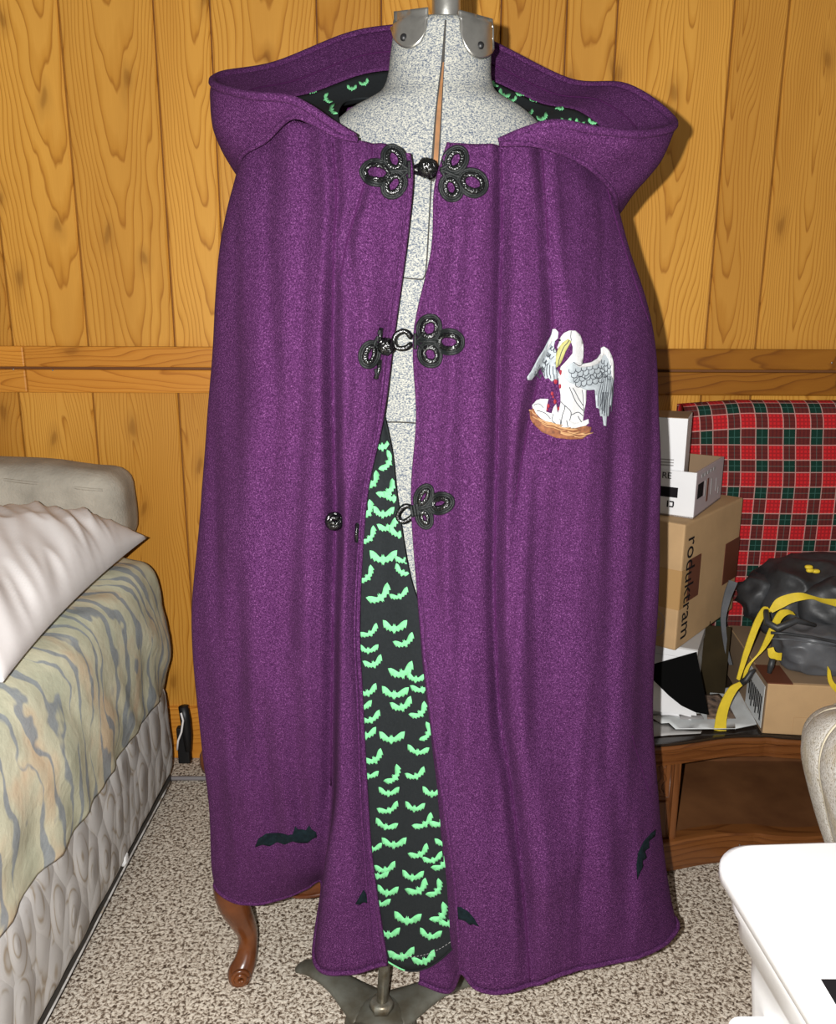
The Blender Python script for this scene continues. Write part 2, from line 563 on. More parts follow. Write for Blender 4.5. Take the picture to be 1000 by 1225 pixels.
# ------------------------------------------------------------------ room
WY = 2.06            # panelled wall
fl_o = add('floor', me_from('floor', [(-3.4, -1.6, 0), (3.4, -1.6, 0), (3.4, WY + 0.05, 0), (-3.4, WY + 0.05, 0)], [(0, 1, 2, 3)]), M['carpet'])
fl_o['kind'] = 'structure'
wall = box('wall_back', (-3.4, 3.4, WY + 0.010, WY + 0.09, 0, 2.6), M['pine_back'])
wall['kind'] = 'structure'

def board(x0, x1, z0, z1, mat, parent, name='plank', y=WY, ch=0.0045, dp=0.010):
    g = 0.0012
    a, b = x0 + g, x1 - g
    cx, cz = (x0 + x1) / 2, (z0 + z1) / 2
    V = []
    for z in (z0, z1):
        for (xx, yy) in ((a, y + dp), (a + 0.0006, y + ch * 0.9), (a + ch, y), (b - ch, y), (b - 0.0006, y + ch * 0.9), (b, y + dp)):
            V.append((xx - cx, yy - y, z - cz))
    F = [(i, i + 1, i + 7, i + 6) for i in range(5)] + [(5, 4, 3, 2, 1, 0), (6, 7, 8, 9, 10, 11)]
    o = add(name, me_from(name, V, F), mat, parent)
    o.location = (cx, y, cz)
    return o

lines_px = [-31, 68, 182, 250, 378, 456, 540, 600, 679, 740, 880, 946]
xs = [P(p, 2, WY).x for p in lines_px]
rnd = random.Random(4)
while xs[0] > -3.2:
    xs.insert(0, xs[0] - rnd.choice((0.13, 0.2, 0.25)))
xs.append(xs[-1] + 0.235)
while xs[-1] < 3.2:
    xs.append(xs[-1] + rnd.choice((0.13, 0.24, 0.2)))
RT, RM, RB = P(130, 414, WY).z, P(130, 440, WY).z, P(130, 469, WY).z
for i in range(len(xs) - 1):
    board(xs[i], xs[i + 1], RT - 0.01, 2.6, M['pine'], wall)
    board(xs[i], xs[i + 1], 0.14, RB + 0.01, M['pine'], wall)
rail = add('trim_1', box_me('trim_1', -3.4, 3.4, WY - 0.006, WY + 0.004, RB + 0.004, RT - 0.004), M['pine_back'])
rail['kind'] = 'structure'
jx = P(35, 440, WY).x
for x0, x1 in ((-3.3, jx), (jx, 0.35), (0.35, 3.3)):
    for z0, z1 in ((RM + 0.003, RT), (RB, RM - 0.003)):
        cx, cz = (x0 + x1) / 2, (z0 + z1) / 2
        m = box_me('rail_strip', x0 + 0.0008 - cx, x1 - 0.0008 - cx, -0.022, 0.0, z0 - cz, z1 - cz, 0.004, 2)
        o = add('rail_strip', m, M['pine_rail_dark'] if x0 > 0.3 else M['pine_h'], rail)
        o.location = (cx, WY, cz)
nm = None
for px, py in ((16, 442), (63, 443), (995, 434)):
    o = lathe('nail', [(0.0001, 0.0), (0.0022, 0.0), (0.0016, 0.0012), (0.0001, 0.0015)], M['chrome'], rail, n=8)
    o.rotation_euler = (math.pi / 2, 0, 0)
    o.location = P(px, py, WY - 0.022)
bb = box('baseboard_back', (-3.3, 3.3, WY - 0.014, WY + 0.002, 0.0, 0.150), M['pine_h'], bev=0.004)
bb['kind'] = 'structure'

# ------------------------------------------------------------------ dress form
FY = 1.215
def fy(z):
    return 1.178 + 0.031 * z
def fx(z):
    return -0.060 + 0.0575 * z
form = thing('dress_form', 'grey speckled dress form on a cast-iron stand, wearing the purple cloak', 'dress form', (fx(0), FY, 0))
sect = [(0.74, .150, .100), (0.76, .163, .105), (0.85, .165, .105), (0.95, .150, .100), (1.04, .130, .095), (1.12, .142, .100), (1.20, .162, .112),
        (1.28, .172, .112), (1.35, .178, .100), (1.395, .168, .090), (1.43, .145, .082), (1.453, .119, .076), (1.464, .098, .072), (1.476, .078, .067),
        (1.494, .0695, .063), (1.522, .067, .060), (1.554, .064, .057)]
def form_pt(z, an):
    i = 0
    while i < len(sect) - 2 and sect[i + 1][0] < z:
        i += 1
    (za, wa, da), (zb, wb, db) = sect[i], sect[i + 1]
    t = (z - za) / (zb - za)
    w, d = wa + (wb - wa) * t, da + (db - da) * t
    return Vector((fx(z) + w * math.cos(an), fy(z) + d * math.sin(an), z))
zs = []
sv = spline([Vector(s) for s in sect], 4)
NA = 56
g = [[Vector((fx(s.x) + s.y * math.cos(2 * math.pi * k / NA), fy(s.x) + s.z * math.sin(2 * math.pi * k / NA), s.x)) for k in range(NA)] for s in sv]
V = [p for r in g for p in r]
F = grid_faces(len(g), NA, True)
F.append(tuple(reversed(range(NA))))
F.append(tuple((len(g) - 1) * NA + k for k in range(NA)))
form_me = me_from('torso', V, F, True)
add('torso', form_me, M['form'], form)
FB = BVHTree.FromPolygons([tuple(v) for v in V], [list(f) for f in F if len(f) == 4])

def cast(bvh, px, py, off=0.0):
    d = ray(px, py).normalized()
    loc, nor, idx, dist = bvh.ray_cast(CAM, d)
    if loc is None:
        return None
    if nor.dot(d) > 0:
        nor = -nor
    return loc + nor * off

def pathcast(bvh, pts, off=0.0, n=6, closed=False):
    pp = spline([Vector((a, b, 0)) for a, b in pts], n, closed)
    out = [cast(bvh, p.x, p.y, off) for p in pp]
    return [o for o in out if o is not None]

# front slit with the wooden core showing, and seams
def strip_on(bvh, name, L, R, off, mat, parent, n=8):
    a = spline([Vector((x, y, 0)) for x, y in L], n)
    b = spline([Vector((x, y, 0)) for x, y in R], n)
    V, F = [], []
    for p, q in zip(a, b):
        u, w = cast(bvh, p.x, p.y, off), cast(bvh, q.x, q.y, off)
        if u is None or w is None:
            continue
        V += [u, w]
    F = [(2 * i, 2 * i + 1, 2 * i + 3, 2 * i + 2) for i in range(len(V) // 2 - 1)]
    return add(name, me_from(name, V, F, True), mat, parent)
strip_on(FB, 'slit', [(532, 24), (527.5, 75), (521, 130), (515, 200), (513, 216)], [(534, 24), (531.5, 75), (529, 130), (525, 200), (519, 218)], 0.0008, M['seam'], form)
strip_on(FB, 'core', [(529.5, 75), (523, 130), (518, 200)], [(531, 75), (527.6, 130), (523.5, 200)], 0.0016, M['slit_wood'], form)
tube('seam', pathcast(FB, [(516, 214), (513, 270), (510, 318), (507, 332), (500, 334), (470, 331)], 0.0006), 0.0009, M['seam'], form, seg=6)
tube('seam', pathcast(FB, [(455, 505), (480, 505), (510, 507)], 0.0006), 0.0010, M['seam'], form, seg=6)
# neck: collar, two chrome plates with screws
zt = 1.554
def plate(x0, x1, ytop0, ytop1, ybot, parent):
    rows = []
    n, m = 14, 12
    for j in range(m + 1):
        v = j / m
        row = []
        for i in range(n + 1):
            u = i / n
            px = x0 + (x1 - x0) * u
            yt = ytop0 + (ytop1 - ytop0) * u
            yb = yt + (ybot - min(ytop0, ytop1)) * (0.35 + 0.65 * math.sqrt(max(0.0, 1 - (2 * u - 1) ** 2 * 0.98)))
            row.append((px, yt + (yb - yt) * v))
        rows.append(row)
    G = []
    for row in rows:
        r = []
        for px, py in row:
            p = cast(FB, px, max(py, 22), 0.004)
            if p is None:
                p = cast(FB, min(max(px, 474), 583), max(py, 30), 0.004)
                q = P(px, py, p.y + 0.008)
                p = q
            elif py < 22:
                p = P(px, py, p.y)
            r.append(p)
        G.append(r)
    o = add('neck_plate', grid_mesh('neck_plate', G, flip=True), M['chrome'], parent)
    solid(o, 0.003, 0)
    return o
for x0, x1, a, b, yb, sx, sy in ((471.5, 512, 14, 9, 57, 486.5, 47), (549, 589.5, 12, 23, 66, 571, 56)):
    pl = plate(x0, x1, a, b, yb, form)
    c = cast(FB, sx, sy, 0.006)
    sxs = lathe('screw', [(0.0001, -0.004), (0.0045, -0.004), (0.0045, 0.001), (0.003, 0.0025), (0.0001, 0.003)], M['black_metal'], form, n=14)
    sxs.matrix_parent_inverse = Matrix.Identity(4)
    sxs.rotation_euler = (math.pi / 2, 0, 0)
    sxs.location = c - form.location
add('neck_cap', me_from('neck_cap', [form_pt(1.553, 2 * math.pi * k / 40) + Vector((0, 0, 0.002)) for k in range(40)], [tuple(range(40))]), M['chrome'], form)
lathe('collar', [(0.016, -0.02), (0.0165, 0.0), (0.0185, 0.008), (0.0185, 0.055), (0.013, 0.06), (0.011, 0.12)], M['chrome'], form, c=(P(534, 10, FY - 0.02).x, FY - 0.012, 1.553), n=28)
# stand
tube('stand_pole', [Vector((fx(z), fy(z), z)) for z in (0.02, 0.2, 0.4, 0.76)], 0.0098, M['pole'], form, seg=16)
lathe('nut', [(0.0001, 0.0), (0.021, 0.0), (0.021, 0.014), (0.017, 0.018), (0.0001, 0.018)], M['pole'], form, c=(fx(0.03), fy(0.03), 0.036), n=6)
lathe('hub', [(0.062, 0.008), (0.056, 0.020), (0.044, 0.029), (0.034, 0.034), (0.029, 0.038), (0.0001, 0.039)], M['iron'], form, c=(fx(0), fy(0), 0), n=28)
for dx, dy, ln in ((-0.150, 0.118, 0.20), (0.160, 0.085, 0.2), (-0.02, -0.18, 0.2)):
    d = Vector((dx, dy, 0)).normalized()
    s = Vector((-d.y, d.x, 0))
    prof = [(0.02, 0.022, 0.046, 0.012), (0.06, 0.026, 0.034, 0.012), (0.10, 0.031, 0.024, 0.011), (0.14, 0.031, 0.020, 0.010), (0.172, 0.024, 0.018, 0.010), (0.190, 0.015, 0.017, 0.010), (0.199, 0.010, 0.012, 0.007)]
    rings = []
    for r, z, w, h in prof:
        c0 = Vector((fx(0), fy(0), z)) + d * r
        rings.append([c0 + s * (w * math.cos(a)) + Vector((0, 0, 1)) * (h * math.sin(a)) for a in [2 * math.pi * k / 14 for k in range(14)]])
    rr = [[row[i] for row in rings] for i in range(14)]
    sm = list(zip(*[spline(q, 5) for q in rr]))
    V = [p for r in sm for p in r]
    F = grid_faces(len(sm), 14, True) + [tuple(reversed(range(14))), tuple((len(sm) - 1) * 14 + k for k in range(14))]
    add('stand_leg', me_from('stand_leg', V, F, True), M['iron'], form)

# ------------------------------------------------------------------ cloak
cloak = thing('hooded_cloak', 'purple wool hooded cloak with black frog closures and a white bird emblem', 'cloak', (0.0, 1.14, 0.2))
def px_row(y, X, Y):
    return [P(x, y, d) for x, d in zip(X, Y)]
U1, U2 = 1.10, 1.115
LROWS = [
 [P(*q) for q in ((488, 184, 1.085), (470, 174, 1.088), (445, 170, 1.09), (425, 167, 1.095), (400, 158, 1.105), (370, 147, 1.12), (340, 145, 1.14), (312, 160, 1.17), (292, 178, 1.21))],
 px_row(215, (491, 470, 445, 420, 395, 365, 335, 305, 281), (1.08, 1.075, 1.07, 1.082, 1.085, 1.10, 1.12, 1.15, 1.21)),
 px_row(290, (484, 465, 435, 410, 385, 355, 325, 290, 264), (1.078, 1.068, 1.062, 1.078, 1.070, 1.085, 1.105, 1.14, 1.21)),
 px_row(400, (469, 452, 425, 400, 380, 350, 320, 285, 256), (1.080, 1.063, 1.055, 1.074, 1.060, 1.072, 1.095, 1.135, 1.21)),
 px_row(500, (456, 445, 420, 399, 378, 345, 312, 278, 248), (1.080, 1.066, 1.050, 1.074, 1.056, 1.075, 1.090, 1.135, 1.21)),
 px_row(600, (436, 428, 415, 400, 375, 340, 305, 270, 241), (1.075, 1.060, 1.050, 1.076, 1.052, 1.076, 1.090, 1.135, 1.21)),
 px_row(740, (428, 418, 408, 397, 370, 335, 300, 262, 230), (1.072, 1.054, 1.050, 1.082, 1.062, 1.085, 1.092, 1.130, 1.20)),
 px_row(850, (432, 420, 406, 397, 370, 338, 303, 268, 238), (1.075, 1.056, 1.055, 1.098, 1.090, 1.102, 1.112, 1.150, 1.21)),
 px_row(960, (438, 420, 402, 396, 372, 345, 312, 277, 250), (1.080, 1.060, 1.062, 1.130, 1.128, 1.136, 1.142, 1.170, 1.22)),
 px_row(1035, (444, 422, 390, 390, 370, 345, 315, 282, 254), (1.082, 1.066, 1.075, 1.175, 1.172, 1.172, 1.176, 1.195, 1.235)),
 [P(462, 1155, 1.083), P(420, 1165, 1.070), P(377, 1152, 1.092), P(386, 1060, 1.235), P(365, 1064, 1.225), P(335, 1077, 1.215), P(305, 1083, 1.208), P(275, 1077, 1.215), P(258, 1058, 1.240)],
]
RROWS = [
 [P(*q) for q in ((728, 225, 1.22), (705, 197, 1.18), (685, 184, 1.15), (665, 177, 1.13), (645, 173, 1.115), (625, 172, 1.10), (605, 173, 1.095), (585, 172, 1.09), (565, 172, 1.088), (550, 171, 1.086), (537, 171, 1.085), (540, 175, 1.10), (545, 178, 1.11))],
 px_row(225, (734, 712, 690, 668, 648, 625, 602, 580, 560, 540, 522, 527, 532), (1.22, 1.17, 1.14, 1.12, 1.10, 1.088, 1.094, 1.08, 1.075, 1.078, 1.080, 1.095, 1.105)),
 px_row(300, (752, 728, 700, 672, 650, 624, 599, 575, 555, 538, 518, 523, 530), (1.22, 1.165, 1.125, 1.105, 1.098, 1.076, 1.090, 1.07, 1.065, 1.07, 1.080, 1.095, 1.105)),
 px_row(400, (784, 750, 715, 688, 659, 626, 597, 570, 545, 520, 497, 502, 510), (1.22, 1.16, 1.115, 1.092, 1.094, 1.062, 1.084, 1.06, 1.055, 1.06, 1.075, 1.09, 1.10)),
 px_row(500, (789, 755, 718, 682, 640, 618, 595, 570, 545, 522, 500, 505, 512), (1.22, 1.155, 1.11, 1.088, 1.086, 1.060, 1.080, 1.055, 1.05, 1.055, 1.07, 1.085, 1.095)),
 px_row(600, (789, 757, 720, 680, 642, 616, 593, 568, 543, 518, 494, 499, 506), (1.22, 1.15, 1.105, 1.080, 1.076, 1.050, 1.078, 1.055, 1.045, 1.053, 1.065, 1.08, 1.09)),
 px_row(740, (786, 758, 720, 680, 642, 615, 592, 572, 550, 528, 504, 500, 502), (1.22, 1.15, 1.105, 1.076, 1.072, 1.045, 1.075, 1.055, 1.04, 1.046, 1.050, 1.078, 1.092)),
 px_row(850, (780, 755, 722, 685, 648, 622, 598, 578, 557, 537, 516, 510, 510), (1.215, 1.14, 1.1, 1.074, 1.066, 1.042, 1.070, 1.05, 1.038, 1.044, 1.048, 1.078, 1.092)),
 px_row(960, (788, 760, 728, 695, 660, 637, 614, 592, 570, 549, 531, 520, 510), (1.2, 1.13, 1.09, 1.075, 1.060, 1.042, 1.064, 1.046, 1.036, 1.042, 1.047, 1.078, 1.092)),
 px_row(1060, (800, 772, 740, 705, 672, 647, 625, 602, 580, 560, 544, 528, 508), (1.185, 1.12, 1.085, 1.075, 1.058, 1.040, 1.054, 1.04, 1.036, 1.040, 1.047, 1.078, 1.092)),
 [P(*q) for q in ((808, 1102, 1.180), (798, 1127, 1.140), (765, 1146, 1.105), (725, 1155, 1.090), (690, 1163, 1.076), (660, 1172, 1.062), (635, 1181, 1.056), (610, 1188, 1.044), (590, 1191, 1.040), (568, 1184, 1.045), (551, 1165, 1.050), (537, 1189, 1.074), (501, 1177, 1.090))],
]
BACKY = [1.34, 1.37, 1.37, 1.36, 1.35, 1.33, 1.305, 1.30, 1.295, 1.29, 1.285]
rows = []
for j, (L, R) in enumerate(zip(LROWS, RROWS)):
    a, b = L[-1], R[0]
    if j == 0:
        bk = [Vector(q) for q in ((-0.20, 1.27, 1.415), (-0.10, 1.325, 1.45), (0.02, 1.34, 1.465), (0.13, 1.325, 1.45), (0.21, 1.27, 1.40))]
    else:
        bk = []
        for f, q in ((0.06, 0.55), (0.27, 0.95), (0.5, 1.0), (0.73, 0.95), (0.94, 0.55)):
            p = a.lerp(b, f)
            p.y = (a.y * (1 - f) + b.y * f) * (1 - q) + BACKY[j] * q
            bk.append(p)
    rows.append(L + bk + R)
G = loft(rows, 14, 12)
nr, nc = len(G), len(G[0])
for j in range(nr):
    for i in range(nc):
        p = G[j][i]
        v = j / (nr - 1)
        w = min(1.0, v * 5) * 0.0085 * (1 - 0.7 * max(0.0, (v - 0.88) / 0.12))
        dy = nz(p.x * 22, 3.1, p.z * 3.5) * w + nz(p.x * 9 + 7, 1.7, p.z * 9) * w * 0.9 + nz(p.x * 46 + 3, 9, p.z * 2.2) * w * 0.55 + nz(p.x * 40, 19, p.z * 14) * w * 0.2
        p.y += dy
SEAMS = [([(398, 172), (402, 230), (399, 300), (397, 420), (399, 560), (400, 640), (397, 800), (396, 940)], 0.010, 6),
         ([(365, 150), (370, 230), (366, 300), (362, 420), (358, 520), (352, 640), (345, 760)], 0.008, 10),
         ([(445, 172), (444, 190), (430, 240), (415, 290), (425, 360), (424, 480), (416, 560)], 0.007, 6),
         ([(320, 160), (318, 260), (322, 380), (330, 470), (318, 600)], 0.007, 12),
         ([(600, 178), (600, 300), (597, 420), (594, 560), (592, 700), (598, 850), (614, 960), (627, 1080), (634, 1176)], 0.010, 6),
         ([(648, 176), (652, 240), (661, 390), (645, 450), (626, 540), (616, 640), (612, 760)], 0.009, 7),
         ([(566, 250), (560, 330), (556, 480), (552, 640), (548, 800), (540, 900)], 0.008, 9),
         ([(520, 330), (528, 440), (522, 560), (520, 680), (530, 800)], 0.006, 7),
         ([(690, 250), (700, 420), (690, 560), (672, 760), (668, 900), (690, 1060)], 0.007, 16),
         ([(740, 480), (735, 650), (728, 850), (742, 1000), (752, 1110)], 0.007, 12),
         ([(310, 840), (318, 920), (330, 1000)], 0.007, 10), ([(352, 830), (356, 920), (362, 980)], 0.006, 8),
         ([(280, 700), (285, 800), (280, 900)], 0.007, 12)]
def to_px(p):
    q = CAMROT.to_3x3().inverted() @ (p - CAM)
    return 500 + FPX * q.x / -q.z, 612.5 - FPX * q.y / -q.z
seam_s = [(spline([Vector((a, b, 0)) for a, b in pts], 6), dp, sg) for pts, dp, sg in SEAMS]
NFRONT_L, NFRONT_R = 14 * 8, nc - 14 * 12
for j in range(nr):
    for i in range(nc):
        if NFRONT_L < i < NFRONT_R:
            continue
        p = G[j][i]
        x, y = to_px(p)
        for pts, dp, sg in seam_s:
            if y < pts[0].y - 20 or y > pts[-1].y + 30:
                continue
            best = min(range(len(pts)), key=lambda k: abs(pts[k].y - y))
            fade = min(1.0, max(0.0, 1 - abs(pts[best].y - y) / 30))
            d = (x - pts[best].x) / sg
            if abs(d) < 4:
                p.y += fade * dp * (1 - 0.9 * max(0.0, (j / (nr - 1) - 0.90) / 0.10)) * (math.exp(-d * d) - 0.35 * math.exp(-((abs(d) - 2.1) / 0.9) ** 2))
cl_me = grid_mesh('body', G, flip=False)
CVT = [tuple(p) for r in G for p in r]
CFT = [list(f) for f in grid_faces(nr, nc)]
CB = BVHTree.FromPolygons(CVT, CFT)
# orientation: make outside normals point outward
body = add('body', cl_me, [M['wool'], M['lining']], cloak)
def front_normal_ok(me):
    s = 0
    for p in list(me.polygons)[::37]:
        c = p.center
        s += 1 if (p.normal.dot(Vector((c.x - 0.0, c.y - 1.2, 0))) > 0) else -1
    return s > 0
if not front_normal_ok(cl_me):
    cl_me.flip_normals()
solid(body, 0.0035, -1.0, 1, 0)
# rolled hem and front edges
ncol = nc
tube('hem_roll', [p + Vector((0, -0.0005, 0.004)) for p in G[-1]], 0.0038, M['wool'], body, seg=8)
tube('edge_roll', [G[j][0] for j in range(nr)], 0.0036, M['wool'], body, seg=8)
ie = 14 * (9 + 5 + 10)      # column index of the right front edge
tube('edge_roll', [G[j][ie] for j in range(nr)], 0.0030, M['wool'], body, seg=8)
tube('edge_roll', [G[j][5] + Vector((0, -0.0012, 0)) for j in range(12, nr)], 0.0017, M['wool'], body, seg=8)
# princess seams
for pts in ([(398, 172), (402, 230), (399, 300), (397, 420), (399, 560), (400, 640), (397, 800), (396, 940)],
            [(445, 172), (444, 190), (430, 240), (415, 290), (408, 330)],
            [(600, 178), (600, 300), (597, 420), (594, 560), (592, 700), (598, 850), (614, 960), (627, 1080), (634, 1176)],
            [(648, 176), (652, 240), (661, 390), (645, 450), (626, 540), (616, 600)],
            [(724, 217), (740, 275), (762, 345), (778, 390)],
            [(756, 880), (766, 915), (777, 950)]):
    tube('seam_line', pathcast(CB, pts, 0.0002, 8), 0.0010, M['wool_edge'], body, seg=5)

# lining flap seen in the opening
def lin_row(y, x0, x1, y0, y1):
    out = []
    for k in range(6):
        t = k / 5
        out.append(P(x0 + (x1 - x0) * t, y, y0 + (y1 - y0) * t + 0.005 * math.sin(t * 7 + y * 0.006)))
    return out
LR = [lin_row(486, 446, 457, 1.090, 1.092), lin_row(540, 436, 469, 1.090, 1.090), lin_row(600, 420, 476, 1.089, 1.084), lin_row(690, 412, 491, 1.088, 1.074),
      lin_row(760, 410, 514, 1.088, 1.064), lin_row(850, 412, 530, 1.088, 1.062), lin_row(960, 420, 545, 1.090, 1.062), lin_row(1085, 432, 558, 1.092, 1.064),
      [P(448, 1138, 1.092), P(466, 1151, 1.090), P(488, 1161, 1.084), P(511, 1157, 1.076), P(532, 1143, 1.068), P(556, 1118, 1.064)]]
LG = loft(LR, 6, 8)
lining = add('lining', grid_mesh('lining', LG), M['lining'], cloak)
solid(lining, 0.0015, 0)
LB = BVHTree.FromPolygons([tuple(p) for r in LG for p in r], [list(f) for f in grid_faces(len(LG), len(LG[0]))])
tube('lining_edge', [p + Vector((0, -0.001, 0)) for p in LG[-1]], 0.0012, M['lining'], lining, seg=6)
multi_tube('stitching', [([LG[-3][i] + Vector((0, -0.0018, 0)), LG[-3][i].lerp(LG[-3][i + 1], 0.55) + Vector((0, -0.0018, 0))], 0.0004, False) for i in range(0, len(LG[0]) - 1)], M['ink_grey'], lining, seg=5)
multi_tube('piping', [([LG[-1][i] + Vector((0, -0.0012, 0)) for i in range(4, 12)], 0.0013, False)], M['bat'], lining)

def decal(name, bvh, poly, off, mat, parent, step=4.0, thick=0.0008):
    """flat print or applique that follows the cloth: poly in frame pixels, laid on the surface in 3D"""
    n = len(poly)
    verts = [Vector((a, b)) for a, b in poly]
    edges = [(i, (i + 1) % n) for i in range(n)]
    x0, x1 = min(v.x for v in verts), max(v.x for v in verts)
    y0, y1 = min(v.y for v in verts), max(v.y for v in verts)
    x = x0 + step / 2
    while x < x1:
        y = y0 + step / 2
        while y < y1:
            verts.append(Vector((x + 0.013, y + 0.017)))
            y += step
        x += step
    vo, eo, fo, _, _, _ = delaunay_2d_cdt(verts, edges, [], 1, 1e-4)
    pos = [cast(bvh, v.x, v.y, off) for v in vo]
    keep, idx = [], {}
    V = []
    for f in fo:
        if any(pos[i] is None for i in f):
            continue
        q = []
        for i in f:
            if i not in idx:
                idx[i] = len(V)
                V.append(pos[i])
            q.append(idx[i])
        keep.append(tuple(q))
    if not keep:
        return None
    me = me_from(name, V, keep, True)
    s = sum(p.normal.dot(p.center - CAM) for p in me.polygons)
    if s > 0:
        me.flip_normals()
    o = add(name, me, mat, parent)
    if thick:
        solid(o, thick, -1)
    return o

BAT_HALF = [(0.0, -0.05), (0.03, -0.13), (0.055, -0.05), (0.11, -0.03), (0.18, -0.09), (0.27, -0.17), (0.37, -0.23), (0.50, -0.25), (0.49, -0.12), (0.455, 0.03), (0.39, -0.005),
            (0.325, 0.115), (0.25, 0.065), (0.18, 0.15), (0.10, 0.11), (0.05, 0.16), (0.03, 0.23), (0.0, 0.17)]
def bat_poly(cx, cy, w, ang, sq=1.0, hs=1.0):
    pts = [(a, b) for a, b in BAT_HALF] + [(-a, b) for a, b in reversed(BAT_HALF[1:-1])]
    out = []
    c, s = math.cos(ang), math.sin(ang)
    for a, b in pts:
        a *= w * (sq if a < 0 else 1.0)
        b *= w * hs
        out.append((cx + a * c - b * s, cy + a * s + b * c))
    return out
bats = []
for a, b in ((200, 28), (118, 45), (235, 78), (112, 102), (130, 148), (225, 178), (272, 197), (110, 243), (200, 248), (225, 290), (293, 232), (285, 312), (90, 290), (120, 333), (104, 384),
             (190, 397), (310, 380), (278, 440), (133, 466), (112, 520), (200, 525), (272, 520), (180, 577), (325, 578), (182, 634), (267, 628), (172, 688), (300, 680), (357, 675), (198, 748),
             (370, 745), (125, 763), (285, 780), (328, 800), (360, 815), (170, 832), (145, 852), (260, 857), (175, 908), (280, 900), (340, 903), (150, 945), (243, 1000), (355, 985), (382, 1010),
             (180, 1047), (318, 1052), (225, 1120), (300, 1135)):
    bats.append((400 + a * 0.3593, 740 + b * 0.3592))
for a, b in ((330, 230), (315, 380), (345, 460), (265, 560), (345, 600), (375, 632), (240, 705), (320, 708), (345, 775), (250, 828), (402, 808), (320, 928), (428, 935), (240, 1018), (418, 995),
             (305, 1115), (400, 1110)):
    bats.append((380 + a * 0.245, 440 + b * 0.245))
tilts = {0: 0.0, 1: -0.5, 2: -0.45, 3: 0.0, 4: -0.35, 5: -0.3, 6: 0.1, 7: -0.3, 8: 0.05, 9: -0.3, 10: -0.2, 11: -0.7, 13: -0.35, 15: 0.0, 16: -1.2, 17: 0.15, 18: -0.5, 20: -0.9, 21: -0.35,
         22: 0.0, 23: 0.05, 24: -0.35, 25: 0.1, 26: 0.25, 27: -0.6, 28: -0.5, 29: 0.0, 32: -0.5, 33: -0.3, 34: -0.8, 35: -0.2, 37: 0.05, 38: 0.1, 39: -0.5, 40: -0.9, 42: 0.1, 43: -0.9,
         45: 0.05, 46: 0.15, 47: -0.15, 48: -0.35, 51: -1.1, 52: -0.8, 53: -0.7, 55: -0.9, 56: 0.05, 57: -0.35, 58: -0.8, 60: 0.0, 62: -0.8, 63: 0.4, 64: -0.6, 65: -0.4}
rnd = random.Random(8)
for i, (x, y) in enumerate(bats):
    w = (32 if i in (0, 5, 8, 15, 29, 42, 47, 48, 60, 64) else 26) * rnd.uniform(0.95, 1.1)
    decal('printed_bat', LB, bat_poly(x, y, w, tilts.get(i, rnd.uniform(-0.4, 0.2)), rnd.uniform(0.85, 1.0), rnd.uniform(0.95, 1.2)), 0.0016, M['bat'], lining, 5, 0.0003)

# dark bat appliques near the hem
decal('bat_applique', CB, [(305, 1013), (309, 1003), (318, 997), (333, 996), (350, 998), (353, 988), (356, 992), (362, 992), (366, 993), (370, 987), (373, 992), (378, 995), (379, 1001), (374, 1003), (368, 1008), (357, 1008),
      (350, 1006), (341, 1010), (332, 1007), (322, 1012), (314, 1010)], 0.0012, M['applique'], body, 4)
decal('bat_applique', CB, [(425, 1081), (430, 1072), (435, 1064), (438, 1070), (440, 1080), (434, 1079), (430, 1082)], 0.0012, M['applique'], body, 4)
decal('bat_applique', CB, [(545, 1084), (552, 1085), (560, 1090), (567, 1098), (573, 1108), (566, 1105), (562, 1106), (556, 1101), (548, 1099), (546, 1096)], 0.0012, M['applique'], body, 4)
decal('bat_applique', CB, [(784, 992), (779, 996), (770, 1006), (763, 1020), (761, 1034), (762, 1052), (765, 1044), (769, 1036), (768, 1030), (773, 1026), (771, 1018), (776, 1014), (776, 1006), (783, 1000)], 0.0012, M['applique'], body, 4)

# ------------------------------------------------------------------ hood
OE = [(425, 165, 1.086), (398, 149, 1.080), (370, 130, 1.078), (343, 118, 1.085), (298, 114, 1.11), (257, 102, 1.17), (266, 90, 1.24), (330, 78, 1.34), (415, 44, 1.40), (470, 34, 1.415), (530, 30, 1.42), (590, 54, 1.41),
      (680, 98, 1.36), (750, 105, 1.28), (806, 146, 1.19), (772, 160, 1.12), (715, 156, 1.085), (665, 148, 1.076), (628, 157, 1.078), (597, 170, 1.086)]
NE = [(426, 167, 1.11), (412, 157, 1.13), (406, 146, 1.165), (405, 136, 1.19), (407, 128, 1.215), (412, 122, 1.24), (420, 119, 1.26), (435, 117, 1.272), (455, 117, 1.278), (480, 117, 1.28), (530, 117, 1.28), (580, 117, 1.278),
      (598, 122, 1.27), (611, 130, 1.255), (621, 138, 1.235), (626, 146, 1.21), (626, 152, 1.185), (620, 159, 1.15), (610, 166, 1.125), (597, 172, 1.11)]
BE = [P(428, 168, 1.080), P(404, 161, 1.078), P(374, 146, 1.082), P(348, 142, 1.098), P(320, 166, 1.14), P(287, 194, 1.195), Vector((-0.245, 1.32, 1.35)), Vector((-0.20, 1.42, 1.30)), Vector((-0.12, 1.47, 1.24)), Vector((-0.05, 1.48, 1.20)),
      Vector((0.03, 1.48, 1.19)), Vector((0.11, 1.47, 1.21)), Vector((0.22, 1.43, 1.25)), Vector((0.275, 1.33, 1.30)), P(737, 243, 1.205), P(716, 209, 1.14), P(686, 187, 1.11), P(652, 175, 1.088), P(624, 172, 1.078), P(598, 173, 1.080)]
OEp = [P(*q) for q in OE]
NEp = [P(*q) for q in NE]
hc = Vector((0.02, 1.23, 0))
inner, outer = [], []
